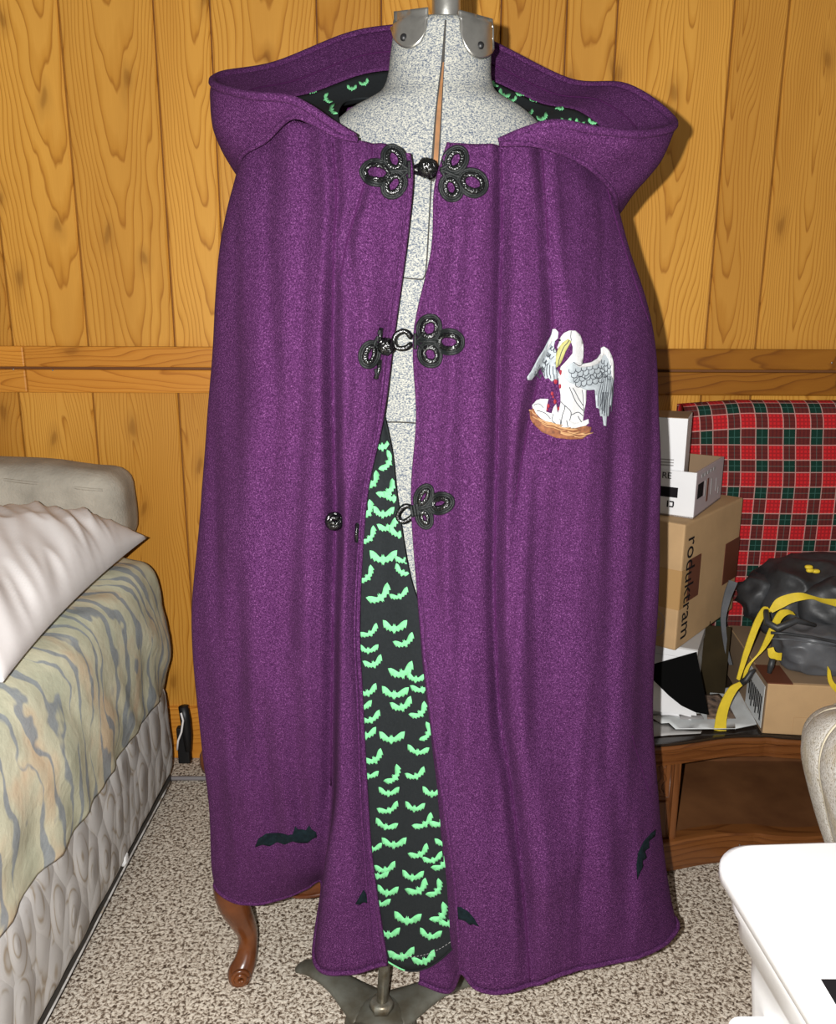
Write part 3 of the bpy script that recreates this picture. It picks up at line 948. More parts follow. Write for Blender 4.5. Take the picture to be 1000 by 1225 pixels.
for k in range(len(OEp)):
    o, n_, b = OEp[k], NEp[k], BE[k]
    rad = Vector((o.x - hc.x, o.y - hc.y, 0)).normalized()
    ln = (o - n_).length
    sag = min(0.022, 0.14 * ln)
    inner.append([o, o.lerp(n_, 0.28) + Vector((0, 0, -sag * 0.65)), o.lerp(n_, 0.55) + Vector((0, 0, -sag)), o.lerp(n_, 0.8) + Vector((0, 0, -sag * 0.8)), n_])
    lb = (o - b).length
    bul = min(0.02, 0.18 * lb)
    outer.append([o, o.lerp(b, 0.15) + rad * bul * 0.5 + Vector((0, 0, 0.002)), o.lerp(b, 0.5) + rad * bul, o.lerp(b, 0.85) + rad * bul * 0.6, b])
inner_rows = [[inner[k][r] for k in range(len(OEp))] for r in range(5)]
outer_rows = [[outer[k][r] for k in range(len(OEp))] for r in range(5)]
IG = loft(inner_rows, 8, 6)
OG = loft(outer_rows, 8, 6)
for j, r in enumerate(OG):
    for p in r:
        if j > 0:
            p.y += nz(p.x * 18, p.y * 18, p.z * 14) * 0.005
            p.z += nz(p.x * 15 + 4, p.y * 15, p.z * 15) * 0.003
hood = add('hood', grid_mesh('hood', OG), [M['wool'], M['wool']], cloak)
if not front_normal_ok(hood.data):
    hood.data.flip_normals()
solid(hood, 0.003, -1)
SPL = 10
hf = add('hood_facing', grid_mesh('hood_facing', IG[:SPL]), M['wool'], cloak)
solid(hf, 0.003, 0)
hl = add('hood_lining', grid_mesh('hood_lining', IG[SPL - 1:]), M['lining'], cloak)
solid(hl, 0.002, 0)
tube('edge_roll', OG[0], 0.0055, M['wool'], hood, seg=8)
tube('seam_line', [p + Vector((0, -0.002, 0.002)) for p in IG[5]], 0.0012, M['wool_edge'], hf, seg=5)
tube('hem_roll', OG[-1], 0.0035, M['wool'], hood, seg=8)
IGL = IG[SPL - 1:]
HB = BVHTree.FromPolygons([tuple(p) for r in IGL for p in r], [list(f) for f in grid_faces(len(IGL), len(IGL[0]))])
for i, (x, y, w, a) in enumerate(((372, 110, 14, 0.3), (391, 120, 13, 1.1), (398, 133, 13, 1.3), (421, 107, 12, 0), (436, 101, 12, -0.4), (590, 101, 12, 1.2), (602, 115, 15, 0.5), (613, 121, 11, -0.3), (624, 113, 13, -0.6), (640, 120, 14, -0.3),
                               (633, 137, 11, -0.3), (649, 143, 14, -0.4), (668, 129, 15, 0.8), (677, 147, 13, 0), (693, 149, 12, 0.4), (709, 148, 12, 0.2), (720, 150, 10, 0), (736, 152, 12, 0))):
    decal('printed_bat', HB, bat_poly(x, y, w, a, 1.0, 1.5), 0.0025, M['bat'], hl, 4, 0.0003)

# ------------------------------------------------------------------ frog closures
def circ(cx, cy, rx, ry, rot, n=28):
    c, s = math.cos(rot), math.sin(rot)
    return [(cx + rx * math.cos(2 * math.pi * k / n) * c - ry * math.sin(2 * math.pi * k / n) * s,
             cy + rx * math.cos(2 * math.pi * k / n) * s + ry * math.sin(2 * math.pi * k / n) * c) for k in range(n)]
def cpath(pts, off, bvh=CB, closed=True):
    out = []
    last = None
    for a, b in pts:
        p = cast(bvh, a, b, off)
        if p is None or (last is not None and (p - last).length > 0.03):
            if last is None:
                continue
            p = P(a, b, last.y)
        out.append(p)
        last = p
    return out
def cord_loop(cx, cy, rx, ry, rot, parent):
    items = []
    items.append((cpath(circ(cx, cy, rx, ry, rot), 0.0012), 0.0021, True))
    items.append((cpath(circ(cx, cy, rx - 2.6, ry - 2.6, rot), 0.0016), 0.0018, True))
    o = multi_tube('cord_loop', items, M['cord_rim'], parent)
    n = 60
    br = []
    for ph in (0, math.pi):
        pts = []
        c, s = math.cos(rot), math.sin(rot)
        for k in range(n):
            t = 2 * math.pi * k / n
            d = 6.4 + 1.9 * math.sin(t * 9 + ph)
            x, y = max(rx - d, 2.5) * math.cos(t), max(ry - d, 2.5) * math.sin(t)
            pts.append((cx + x * c - y * s, cy + x * s + y * c))
        br.append((cpath(pts, 0.0022), 0.0019, True))
    multi_tube('braid', br, M['cord'], parent)
    return o
def wrap(pts_pairs, parent):
    its = []
    for (a, b) in pts_pairs:
        its.append((cpath([(a[0] + (b[0] - a[0]) * t / 6, a[1] + (b[1] - a[1]) * t / 6) for t in range(7)], 0.0035), 0.0022, False))
    return multi_tube('cord_wrap', its, M['cord_rim'], parent)
def ball(center, r, parent):
    its = []
    rn = random.Random(int(center.x * 1e4) + 5)
    for k in range(9):
        ax = Vector((rn.uniform(-1, 1), rn.uniform(-1, 1), rn.uniform(-1, 1))).normalized()
        u = ax.orthogonal().normalized()
        w = ax.cross(u)
        its.append(([center + (u * math.cos(2 * math.pi * t / 18) + w * math.sin(2 * math.pi * t / 18)) * r * 0.80 + ax * r * rn.uniform(-0.35, 0.35) for t in range(18)], r * 0.26, True))
    return multi_tube('knot', its, M['cord'], parent, seg=6)
def frog(loops, wraps, name='frog_closure'):
    """stem cords are the part mesh, loops, wraps and knot its pieces"""
    pts = []
    its = []
    wc = wraps[0]
    w0 = ((wc[0][0] + wc[1][0]) / 2, (wc[0][1] + wc[1][1]) / 2)
    for l in loops:
        its.append((cpath([(w0[0] + (l[0] - w0[0]) * t / 8 * 0.62, w0[1] + (l[1] - w0[1]) * t / 8 * 0.62) for t in range(9)], 0.002), 0.0022, False))
    base = multi_tube(name, its, M['cord_rim'], cloak)
    for l in loops:
        cord_loop(*l, base)
    wrap(wraps, base)
    return base
f1 = frog([(471, 191, 17, 14, 1.2), (451, 207, 20, 15, 0.15), (471, 221, 17, 14, -1.0)], [((489, 194), (489, 214)), ((492, 194), (492, 213)), ((495, 196), (496, 212))])
f2 = frog([(545, 192, 17, 14, -1.1), (565, 219, 18, 15.5, 0.5), (540, 225, 16, 13.5, 1.2)], [((529, 194), (526, 213)), ((526, 194), (523, 213)), ((523, 195), (521, 212))])
kc = P(511, 201, 1.072)
ball(kc, 0.0115, f1)
multi_tube('button_loop', [([P(496, 200, 1.078), P(502, 197, 1.074), P(508, 196, 1.070)], 0.0024, False), ([P(496, 206, 1.078), P(502, 208, 1.074), P(508, 207, 1.070)], 0.0024, False)], M['cord'], f1)
multi_tube('button_loop', [([P(522, 200, 1.078), P(516, 198, 1.074)], 0.0024, False), ([P(521, 207, 1.078), P(515, 206, 1.074)], 0.0024, False)], M['cord'], f2)
f3 = frog([(514, 393, 16, 14, -1.3), (537, 409, 17, 14.5, 0.1), (515, 424, 15, 13.5, 1.2)], [((499, 399), (499, 418)), ((496, 399), (496, 418)), ((493, 400), (493, 417))])
multi_tube('button_loop', [(spline([P(492, 404, 1.078), P(484, 396, 1.076), P(474, 400, 1.076), P(471, 408, 1.076), P(475, 416, 1.076), P(485, 416, 1.076), P(492, 411, 1.078)], 5), 0.0036, False)], M['cord'], f3)
f4 = frog([(442, 424, 11, 16, 0.25)], [((450, 402), (449, 408)), ((452, 395), (451, 400)), ((447, 441), (449, 452))])
ball(cast(CB, 455, 414, 0.009), 0.0105, f4)
tube('cord_tail', cpath([(454, 392), (453, 400), (452, 408)], 0.003), 0.0028, M['cord'], f4, seg=6)
tube('cord_tail', cpath([(452, 430), (451, 442), (447, 453)], 0.003), 0.0028, M['cord'], f4, seg=6)
f5 = frog([(507, 594, 15, 9.5, -1.15), (527, 602, 15, 12, -0.35), (508, 619, 13, 9, 1.25)], [((500, 602), (502, 616)), ((497, 603), (499, 617)), ((494, 604), (496, 618))])
multi_tube('button_loop', [(spline([P(494, 608, 1.066), P(485, 605, 1.064), P(477, 612, 1.064), P(476, 620, 1.064), P(482, 624, 1.064), P(490, 620, 1.064), P(495, 615, 1.066)], 5), 0.0034, False)], M['cord'], f5)
f6 = multi_tube('frog_closure', [(cpath([(404, 622), (414, 620), (421, 621), (425, 628), (424, 638), (424, 648)], 0.003), 0.0026, False)], M['cord'], cloak)
ball(cast(CB, 408, 623, 0.009), 0.0118, f6)

# ------------------------------------------------------------------ embroidered bird
def E(pts):
    return [(600 + a * 0.16, 370 + b * 0.16) for a, b in pts]
emb = decal('embroidered_emblem', CB, E([(430, 255), (445, 205), (470, 175), (505, 158), (545, 160), (580, 190), (603, 250), (607, 320), (600, 390), (590, 470), (600, 560), (630, 600), (628, 680), (615, 760), (605, 840), (560, 865), (500, 885), (440, 880),
       (405, 850), (425, 760), (440, 700), (440, 640), (425, 560), (425, 500), (440, 430), (490, 378), (528, 330), (530, 280), (515, 240), (490, 225), (455, 255), (428, 300), (418, 290)]), 0.0016, M['emb_white'], cloak, 3, 0.0012)
decal('wing', CB, E([(375, 150), (405, 148), (428, 170), (425, 215), (402, 240), (392, 280), (412, 320), (407, 380), (402, 440), (425, 470), (420, 520), (405, 555), (388, 525), (370, 540), (352, 512), (332, 522), (315, 490), (302, 440), (285, 430), (265, 460),
       (245, 490), (215, 527), (190, 527), (188, 505), (215, 465), (240, 420), (270, 360), (310, 300), (340, 240), (365, 190)]), 0.0018, M['emb_blue'], emb, 3, 0.0012)
decal('wing', CB, E([(530, 392), (600, 405), (660, 395), (705, 370), (735, 330), (735, 290), (755, 278), (790, 300), (815, 350), (828, 420), (830, 520), (820, 600), (808, 725), (797, 735), (790, 800), (776, 800), (772, 873), (757, 868), (747, 800), (732, 800),
       (722, 742), (702, 735), (695, 650), (690, 602), (650, 607), (620, 600), (580, 582), (540, 562), (500, 547), (465, 512), (460, 470), (480, 430)]), 0.0022, M['emb_blue'], emb, 3, 0.0012)
decal('wing_edge', CB, E([(735, 330), (735, 290), (755, 278), (790, 300), (815, 350), (828, 420), (830, 520), (815, 520), (808, 440), (795, 380), (770, 340), (750, 345), (720, 400), (660, 425), (600, 432), (560, 425), (530, 395), (600, 405), (660, 395), (705, 370)]), 0.0027, M['emb_white'], emb, 3, 0.001)
decal('wing_edge', CB, E([(375, 150), (405, 148), (428, 170), (425, 215), (402, 240), (385, 235), (365, 250), (330, 300), (345, 240), (365, 190)]), 0.0024, M['emb_white'], emb, 3, 0.001)
decal('beak', CB, E([(492, 222), (516, 240), (472, 315), (442, 392), (422, 420), (405, 438), (400, 400), (412, 340), (432, 290), (460, 250)]), 0.0030, M['emb_beak'], emb, 3, 0.001)
decal('chicks', CB, E([(218, 712), (260, 680), (300, 668), (347, 670), (335, 720), (330, 765), (368, 778), (383, 730), (402, 708), (412, 760), (425, 800), (470, 820), (540, 850), (600, 835), (642, 818), (645, 850), (600, 890), (500, 895), (430, 895), (360, 860), (300, 815), (260, 775), (230, 745)]), 0.0028, M['emb_white'], emb, 3, 0.001)
decal('nest', CB, E([(195, 755), (235, 740), (270, 792), (350, 852), (440, 887), (540, 889), (620, 872), (662, 882), (650, 930), (600, 965), (500, 970), (400, 960), (300, 915), (240, 862), (205, 812)]), 0.0032, M['emb_nest'], emb, 3, 0.001)
for a, b, r in ((435, 470, 15), (395, 540, 15), (432, 576, 14), (372, 628, 11), (392, 690, 14), (345, 722, 12), (420, 742, 11), (338, 748, 8), (378, 655, 8)):
    decal('red_drop', CB, E([(a + r * 0.75 * math.cos(t), b + r * 1.35 * math.sin(t)) for t in [k * math.pi / 5 for k in range(10)]]), 0.0030, M['emb_red'], emb, 2, 0.001)
decal('eye', CB, E(circ(440, 232, 9, 9, 0, 8)), 0.0032, M['ink'], emb, 2, 0.0006)
fe = []
def ln(pts, off=0.0032, n=3):
    p = pathcast(CB, E(pts), off, n)
    if len(p) > 1:
        fe.append((p, 0.00050, False))
for k in range(7):                      # long outer feathers
    t = k / 6
    ln([(745 + 70 * t, 470 + 40 * t), (730 + 88 * t, 560 + 40 * t), (708 + 100 * t, 650 + 45 * t), (706 + 98 * t, 725 + (75 * math.sin(t * 2.6)))])
for k in range(5):
    t = k / 4
    ln([(722 + 12 * k, 735 + 14 * k), (734 + 10 * k, 690), (742 + 11 * k, 620)])
def scallop(x, y, w, h, a):
    c, s_ = math.cos(a), math.sin(a)
    ln([(x + u * c - v * s_, y + u * s_ + v * c) for u, v in ((-w, 0), (-w * 0.8, h * 0.7), (0, h), (w * 0.8, h * 0.7), (w, 0))])
for row in range(4):
    for k in range(6 - (row == 3)):
        scallop(520 + 42 * k + 14 * row, 452 + 34 * row - 12 * k * 0.6, 21, 26, 0.25)
for row in range(3):
    for k in range(3):
        scallop(745 + 24 * k, 380 + 42 * row + 18 * k, 13, 28, 0.1)
for row in range(5):
    for k in range(3):
        scallop(382 - 30 * row + 22 * k - 12, 272 + 48 * row + 14 * k, 12, 30, 0.5)
for k in range(5):
    ln([(330 + 18 * k, 400 + 10 * k), (326 + 19 * k, 450 + 10 * k), (330 + 18 * k, 505 + 6 * k)])
ln([(500, 580), (520, 640), (550, 700), (600, 760)]); ln([(520, 585), (560, 660), (600, 720)]); ln([(590, 600), (600, 680), (605, 780)])
ln([(440, 690), (470, 730), (450, 790), (440, 860)]); ln([(470, 720), (510, 770), (500, 830)]); ln([(510, 790), (560, 770), (600, 800)]); ln([(560, 800), (590, 840)])
ln([(235, 715), (290, 710), (320, 740)]); ln([(270, 760), (320, 770), (360, 820)]); ln([(380, 780), (370, 830), (400, 860)]); ln([(430, 820), (440, 880)]); ln([(480, 830), (490, 880)])
ln([(512, 162), (510, 200), (515, 235)])
ln([(500, 232), (455, 300), (425, 380), (410, 425)])
ln([(600, 395), (570, 420), (530, 395)]); ln([(530, 545), (570, 500), (620, 520), (660, 490), (700, 520), (740, 480)])
multi_tube('thread_lines', fe, M['emb_line'], emb, seg=4)
fe = []
rnd = random.Random(3)
for k in range(26):
    t = rnd.random()
    s = rnd.random()
    x = 215 + 400 * t
    y = 775 + 165 * math.sin(min(1, t * 1.05) * 1.5) - 60 * s * (0.6 + 0.4 * t) + 20
    ln([(x - 35, y - 22 * (1 - t)), (x + 10, y + 6), (x + 55, y + 22 * (1 - t) - 8 * t)], 0.0042)
multi_tube('straw', [(p, 0.0008, c) for p, r, c in fe], M['emb_straw'], emb, seg=4)

# ------------------------------------------------------------------ chair behind the cloak
ch = thing('wooden_chair', 'carved cherry-wood chair with cabriole legs, mostly hidden behind the purple cloak', 'chair', (-0.2, 1.55, 0))
A0 = Vector((-0.322, 1.292, 0))
ud = Vector((0.965, 0.262, 0))         # along the front rail
wd = Vector((-0.262, 0.965, 0))        # towards the back
def CH(u, w, z):
    return A0 + ud * u + wd * w + Vector((0, 0, z))
def cab_leg(u, w, su, sw):
    # cabriole: knee bulges outwards, ankle in, foot scrolls out
    prof = [(0.014, 0.004, 0.36, 0.028), (0.008, 0.0, 0.27, 0.031), (-0.008, -0.008, 0.205, 0.032), (-0.008, -0.010, 0.17, 0.029), (0.004, -0.002, 0.125, 0.0235), (0.014, 0.008, 0.085, 0.019), (0.015, 0.008, 0.055, 0.0175), (0.008, -0.002, 0.030, 0.0205), (-0.002, -0.010, 0.014, 0.023), (-0.002, -0.010, 0.0, 0.021)]
    pts = [CH(u + a * su, w + b * sw, z) for a, b, z, r in prof]
    path = spline(pts, 4)
    rad = [q.x for q in spline([Vector((r, 0, 0)) for a, b, z, r in prof], 4)]
    o = tube('leg', path, rad, M['cherry'], ch, seg=14)
    c = CH(u - 0.004 * su, w - 0.030 * sw, 0.020)
    its = []
    sp = []
    for k in range(30):
        a = k / 29 * 4 * math.pi
        r = 0.016 * (1 - k / 36)
        sp.append(c + ud * (r * math.cos(a)) + Vector((0, 0, r * math.sin(a))) - wd * (0.006 * k / 29))
    tube('scroll', sp, 0.0045, M['cherry'], o, seg=8)
    return o
for u, w, su, sw in ((0, 0, 1, 1), (0.46, 0, -1, 1), (0, 0.40, 1, -1), (0.46, 0.40, -1, -1)):
    cab_leg(u, w, su, sw)
def apron(p0, p1, nrm):
    n = 24
    V, F = [], []
    for k in range(n + 1):
        t = k / n
        q = p0.lerp(p1, t)
        zb = 0.146 + 0.075 * math.exp(-(t / 0.14) ** 2) + 0.075 * math.exp(-((1 - t) / 0.14) ** 2) + 0.012 * math.exp(-((t - 0.5) / 0.2) ** 2)
        for off in (0.0, 0.022):
            V.append(q + nrm * off + Vector((0, 0, zb)))
            V.append(q + nrm * off + Vector((0, 0, 0.37)))
    for k in range(n):
        a, b = 4 * k, 4 * k + 4
        F += [(a, b, b + 1, a + 1), (a + 2, a + 3, b + 3, b + 2), (a, a + 2, b + 2, b), (a + 1, b + 1, b + 3, a + 3)]
    F += [(0, 1, 3, 2), (4 * n, 4 * n + 2, 4 * n + 3, 4 * n + 1)]
    me = me_from('apron', V, F)
    o = add('apron', me, M['cherry'], ch)
    edge = [V[4 * k] + Vector((0, 0, 0.001)) for k in range(n + 1)]
    tube('bead', edge, 0.0042, M['cherry'], o, seg=8)
apron(CH(0.015, -0.014, 0), CH(0.445, -0.014, 0), wd)
apron(CH(-0.012, 0.02, 0), CH(-0.012, 0.38, 0), ud)
apron(CH(0.472, 0.38, 0), CH(0.472, 0.02, 0), -ud)
def ch_box(name, u0, u1, w0, w1, z0, z1, mat, bev=0.01):
    R = Matrix.Translation(A0) @ Matrix(((ud.x, wd.x, 0, 0), (ud.y, wd.y, 0, 0), (0, 0, 1, 0), (0, 0, 0, 1)))
    return box(name, (u0, u1, w0, w1, z0, z1), mat, ch, bev, 3, R)
ch_box('seat', 0.0, 0.46, -0.005, 0.40, 0.365, 0.43, M['seat_fabric'], 0.02)
for u in (0.03, 0.43):
    tube('back_post', [CH(u, 0.385, 0.34), CH(u, 0.40, 0.55), CH(u + (0.02 if u < 0.2 else -0.02), 0.43, 0.80)], 0.016, M['cherry'], ch, seg=10)
tube('top_rail', [CH(0.04, 0.43, 0.79), CH(0.14, 0.435, 0.83), CH(0.23, 0.437, 0.84), CH(0.32, 0.435, 0.83), CH(0.42, 0.43, 0.79)], 0.018, M['cherry'], ch, seg=10)
kp = P(246, 909, 1.60)
knee = lathe('knee_block', [(0.0001, -0.030), (0.012, -0.026), (0.017, -0.008), (0.016, 0.012), (0.009, 0.026), (0.0001, 0.03)], M['cherry'], ch, c=(kp.x + 0.004, 1.60, kp.z), n=16)
tube('knee_arm', [Vector((kp.x + 0.006, 1.60, kp.z)), Vector((kp.x + 0.05, 1.60, kp.z + 0.03)), CH(0.0, 0.34, 0.28)], [0.014, 0.016, 0.018], M['cherry'], ch, seg=10)
ch_box('splat', 0.18, 0.28, 0.40, 0.415, 0.40, 0.83, M['cherry'], 0.004)

# ------------------------------------------------------------------ bed
BX = -0.615
bs = thing('box_spring', 'pale grey quilted box spring under the striped mattress', 'box spring', (-1.3, 1.0, 0.045))
def soft_box(name, x0, x1, y0, y1, z0, z1, mat, parent, bev=0.03, n=(40, 60, 10), wob=0.004, sc_=6, bul=0.0):
    bm = bmesh.new()
    bmesh.ops.create_cube(bm, size=1.0)
    bmesh.ops.scale(bm, vec=(x1 - x0, y1 - y0, z1 - z0), verts=bm.verts)
    bmesh.ops.translate(bm, vec=((x0 + x1) / 2, (y0 + y1) / 2, (z0 + z1) / 2), verts=bm.verts)
    bmesh.ops.bevel(bm, geom=bm.edges[:], offset=bev, segments=4, affect='EDGES', profile=0.5)
    for ax, cnt, lo, hi in ((0, n[0], x0, x1), (1, n[1], y0, y1), (2, n[2], z0, z1)):
        for k in range(1, cnt):
            co = Vector((0, 0, 0)); co[ax] = lo + bev + (hi - lo - 2 * bev) * k / cnt
            no = Vector((0, 0, 0)); no[ax] = 1
            bmesh.ops.bisect_plane(bm, geom=bm.verts[:] + bm.edges[:] + bm.faces[:], plane_co=co, plane_no=no)
    bm.normal_update()
    for v in bm.verts:
        d = nz(v.co.x * sc_, v.co.y * sc_, v.co.z * sc_) * wob
        tz = (v.co.z - z0) / (z1 - z0)
        b_ = bul * math.sin(math.pi * max(0, min(1, tz)))
        v.co += v.normal * d + Vector((v.normal.x, v.normal.y, 0)) * b_
    me = bpy.data.meshes.new(name)
    bm.to_mesh(me)
    bm.free()
    me.polygons.foreach_set('use_smooth', [True] * len(me.polygons))
    return add(name, me, mat, parent)
soft_box('ticking', -2.1, BX, -0.9, 1.90, 0.045, 0.305, M['quilt'], bs, 0.03, (6, 90, 12), 0.004, 14, 0.006)
tube('welt', [Vector((BX + 0.004, y, 0.052 + 0.002 * math.sin(y * 9))) for y in [-0.85 + 0.05 * k for k in range(55)]], 0.0022, M['quilt'], bs, seg=6)
tube('piping', [P(216.5, 853, 1.90), P(219, 862, 1.90), P(217, 876, 1.90), P(213, 886, 1.90), P(212, 897, 1.90)], 0.0025, M['white_cotton'], bs, seg=8)
lab = box('tag', (-0.006, 0.006, -0.010, 0.010, -0.012, 0.012), M['white_plastic'], bs, 0.004, 2, Matrix.Translation(PZ(149, 1028, 0.06)), True)
mt = thing('mattress', 'bed mattress under a cream sheet with blue wavy stripes', 'mattress', (-1.3, 1.0, 0.305))
soft_box('core', -2.08, BX - 0.02, -0.88, 1.90, 0.308, 0.60, M['white_cotton'], mt, 0.04, (2, 2, 2), 0, 1)
# fitted sheet: top, edge roll and a side that hangs a little past the mattress
def sheet():
    G_ = []
    prof = [(-2.09, 0.40), (-2.09, 0.60), (-2.05, 0.622), (-1.5, 0.63), (-1.0, 0.628), (-0.75, 0.624), (-0.665, 0.617), (-0.632, 0.60), (-0.614, 0.565), (-0.603, 0.50), (-0.599, 0.43), (-0.602, 0.36), (-0.606, 0.32), (-0.610, 0.295)]
    pr = spline([Vector((a, b, 0)) for a, b in prof], 4)
    ys = [-0.89 + k * (1.925 + 0.89) / 150 for k in range(151)]
    for y in ys:
        row = []
        for q in pr:
            z = q.y
            x = q.x
            t = max(0, (0.60 - z) / 0.3) if x > -1 else 0
            w = nz(y * 9 + z * 5, 2.2, z * 7) * 0.012 + nz(y * 22 + z * 14, 5.2, z * 12) * 0.007
            x2 = x + (w * (0.35 + t) if x > -0.8 else 0)
            z2 = z + (nz(x * 8, y * 8, 4) * 0.010 + nz(x * 20, y * 20, 7) * 0.004 if t == 0 else 0)
            if t > 0.85:
                z2 += 0.022 * nz(y * 5, 9.1, 0) * (t - 0.85) * 6
            if y > 1.85:
                e = (y - 1.85) / 0.075
                z2 = 0.46 + (z2 - 0.46) * (1 - 0.10 * e ** 3)
                x2 = x2 - 0.03 * e ** 3
            row.append(Vector((x2, y, z2)))
        G_.append(row)
    last = G_[-1]
    for d_, s_ in ((0.012, 0.93), (0.014, 0.6), (0.012, 0.2)):
        G_.append([Vector((-1.35 + (p.x + 1.35) * (1 if d_ < 0.02 else 0.99), 1.925 + d_, 0.30 + (p.z - 0.30) * s_)) for p in last])
    o = add('sheet', grid_mesh('sheet', G_), M['sheet'], mt)
    solid(o, 0.003, 0)
    return o
sheet()
# pillow
pw = thing('pillow', 'rumpled white pillow lying at the head of the striped bed', 'pillow', (-1.0, 1.53, 0.63))
def pillow_mesh(cx, cy, cz, hx, hy, hz, corner=0.16, wr=0.012, n=72):
    rows_t, rows_b = [], []
    for side in (1, -1):
        rows_ = []
        for j in range(n + 1):
            row = []
            v = -1 + 2 * j / n
            for i in range(n + 1):
                u = -1 + 2 * i / n
                # concave sides between pulled-out corners
                x = u * (1 - corner * 0.55 * (1 - v * v) * abs(u) ** 3 * 0.6)
                y = v * (1 - corner * 0.55 * (1 - u * u) * abs(v) ** 3 * 0.6)
                h = ((1 - u ** 4) * (1 - v ** 4)) ** 0.55
                X, Y_ = cx + x * hx, cy + y * hy
                d = Vector((X, Y_, 0))
                edge = max(abs(u), abs(v))
                q1 = X * 0.8 + Y_ * 0.6; q2 = Y_ * 0.8 - X * 0.6
                q1 += 0.05 * nz(X * 4, Y_ * 4, 3)
                r1 = 1 - abs(nz(q1 * 15, q2 * 3.5, 1.3)) * 2.4
                r2 = 1 - abs(nz(q1 * 30 + 3, q2 * 6.0, 7.3)) * 2.4
                wz = (r1 * 0.9 + r2 * 0.55) * wr * min(1, h * 1.5) * (0.5 + 0.9 * edge)
                row.append(Vector((X, Y_, cz + side * (h * hz) * (1 if side > 0 else 0.22) + (wz if side > 0 else 0))))
            rows_.append(row)
        if side > 0:
            rows_t = rows_
        else:
            rows_b = rows_
    V = [p for r in rows_t for p in r] + [p for r in rows_b for p in r]
    m = (n + 1) * (n + 1)
    F = grid_faces(n + 1, n + 1) + [tuple(reversed([i + m for i in f])) for f in grid_faces(n + 1, n + 1)]
    bm = bmesh.new()
    me = me_from('pillow', V, F, True)
    bm.from_mesh(me)
    bmesh.ops.remove_doubles(bm, verts=bm.verts, dist=1e-5)
    bm.to_mesh(me)
    bm.free()
    me.polygons.foreach_set('use_smooth', [True] * len(me.polygons))
    return me
pm = pillow_mesh(0, 0, 0, 0.40, 0.350, 0.118, 0.16, 0.0135, 130)
pm.transform(Matrix.Translation((-1.022, 1.505, 0.663)) @ Matrix.Rotation(math.radians(2.5), 4, 'X'))
add('pillow_case', pm, M['white_cotton'], pw)
# cushion against the wall
cu = thing('bolster_cushion', 'grey woven cushion propped against the wall behind the white pillow', 'cushion', (-1.2, 1.93, 0.63))
co_ = soft_box('cover', -1.95, -0.694, 1.862, 2.030, 0.630, 0.842, M['grey_cushion'], cu, 0.045, (30, 6, 8), 0.010, 7, 0.008)
for v in co_.data.vertices:
    t_ = max(0.0, (v.co.x + 1.05) / 0.356)
    v.co.z -= 0.022 * t_ * t_ * max(0, (v.co.z - 0.63) / 0.2)
tube('piping', [Vector((-1.90 + k * 0.0236, 1.866 + 0.004 * math.sin(k), 0.808 + 0.004 * math.sin(k * 0.37) - 0.020 * max(0, (k - 38) / 12) ** 2)) for k in range(51)], 0.0035, M['grey_cushion'], cu, seg=8)
# steel bed frame with its bracket at the head
bf = thing('bed_frame', 'black steel bed frame bracket at the head of the box spring', 'bed frame', (-0.62, 1.93, 0))
box('bracket', (-0.612, -0.582, 1.925, 1.945, 0.055, 0.155), M['black_metal'], bf, 0.004)
tube('arm', [P(219, 845, 1.93), P(222, 862, 1.93), P(224, 880, 1.93), P(225, 898, 1.93)], [0.012, 0.013, 0.012, 0.008], M['black_metal'], bf, seg=10)
box('rail', (-0.66, -0.625, -0.85, 1.90, 0.020, 0.044), M['black_metal'], bf, 0.002)
for y in (-0.5, 0.6, 1.7):
    lathe('foot', [(0.018, 0.0), (0.018, 0.014), (0.010, 0.022)], M['black_metal'], bf, c=(-0.70, y, 0), n=14)
tg = tube('floor_cable', [PZ(120, 931, 0.006), PZ(200, 931, 0.006), PZ(300, 931, 0.006), PZ(480, 929, 0.006)], 0.006, M['cable'], None, seg=8, flat=(1, 1))
tg['label'] = 'thin grey cable lying along the carpet near the wall'
tg['category'] = 'cable'

# ------------------------------------------------------------------ low cabinet on the right
cb = thing('low_cabinet', 'low dark wooden cabinet with a serpentine front and open shelf', 'cabinet', (0.7, 1.76, 0))
CX0, CX1, CYB = 0.42, 1.13, 1.93
TZ = 0.318
def sway(x):
    t = (x - 0.50) / 0.36
    return 1.600 + 0.030 * (t - 0.5) - 0.012 * math.cos(t * 2 * math.pi * 1.0) + (0.004 * math.exp(-((x - 0.745) / 0.014) ** 2))
def sway_bar(name, z0, z1, out, th, mat, x0=CX0, x1=CX1, n=60, profile=None):
    prof = profile or [(0, z0), (-out * 0.6, z0 + (z1 - z0) * 0.05), (-out, z0 + (z1 - z0) * 0.3), (-out, z1 - (z1 - z0) * 0.3), (-out * 0.6, z1 - (z1 - z0) * 0.05), (0, z1), (th, z1), (th, z0)]
    m = len(prof)
    V, F = [], []
    for k in range(n + 1):
        x = x0 + (x1 - x0) * k / n
        for o_, z in prof:
            V.append(Vector((x, sway(x) + o_, z)))
    F = grid_faces(n + 1, m, True) + [tuple(range(m)), tuple(n * m + k for k in reversed(range(m)))]
    return add(name, me_from(name, V, F), mat, cb)
ur = sway_bar('upper_rail', 0.270, 0.312, 0.006, 0.025, M['mahogany'])
sway_bar('moulding', 0.296, 0.312, 0.011, 0.004, M['mahogany'])
sway_bar('moulding', 0.268, 0.276, 0.009, 0.004, M['mahogany'])
sway_bar('lower_rail', 0.004, 0.080, 0.006, 0.030, M['mahogany'])
sway_bar('moulding', 0.072, 0.082, 0.010, 0.006, M['mahogany'])
sway_bar('top_edge', 0.312, TZ, 0.008, 0.03, M['dark_top'])
box('top', (CX0, CX1, 1.62, CYB, 0.306, TZ), M['dark_top'], cb, 0.002)
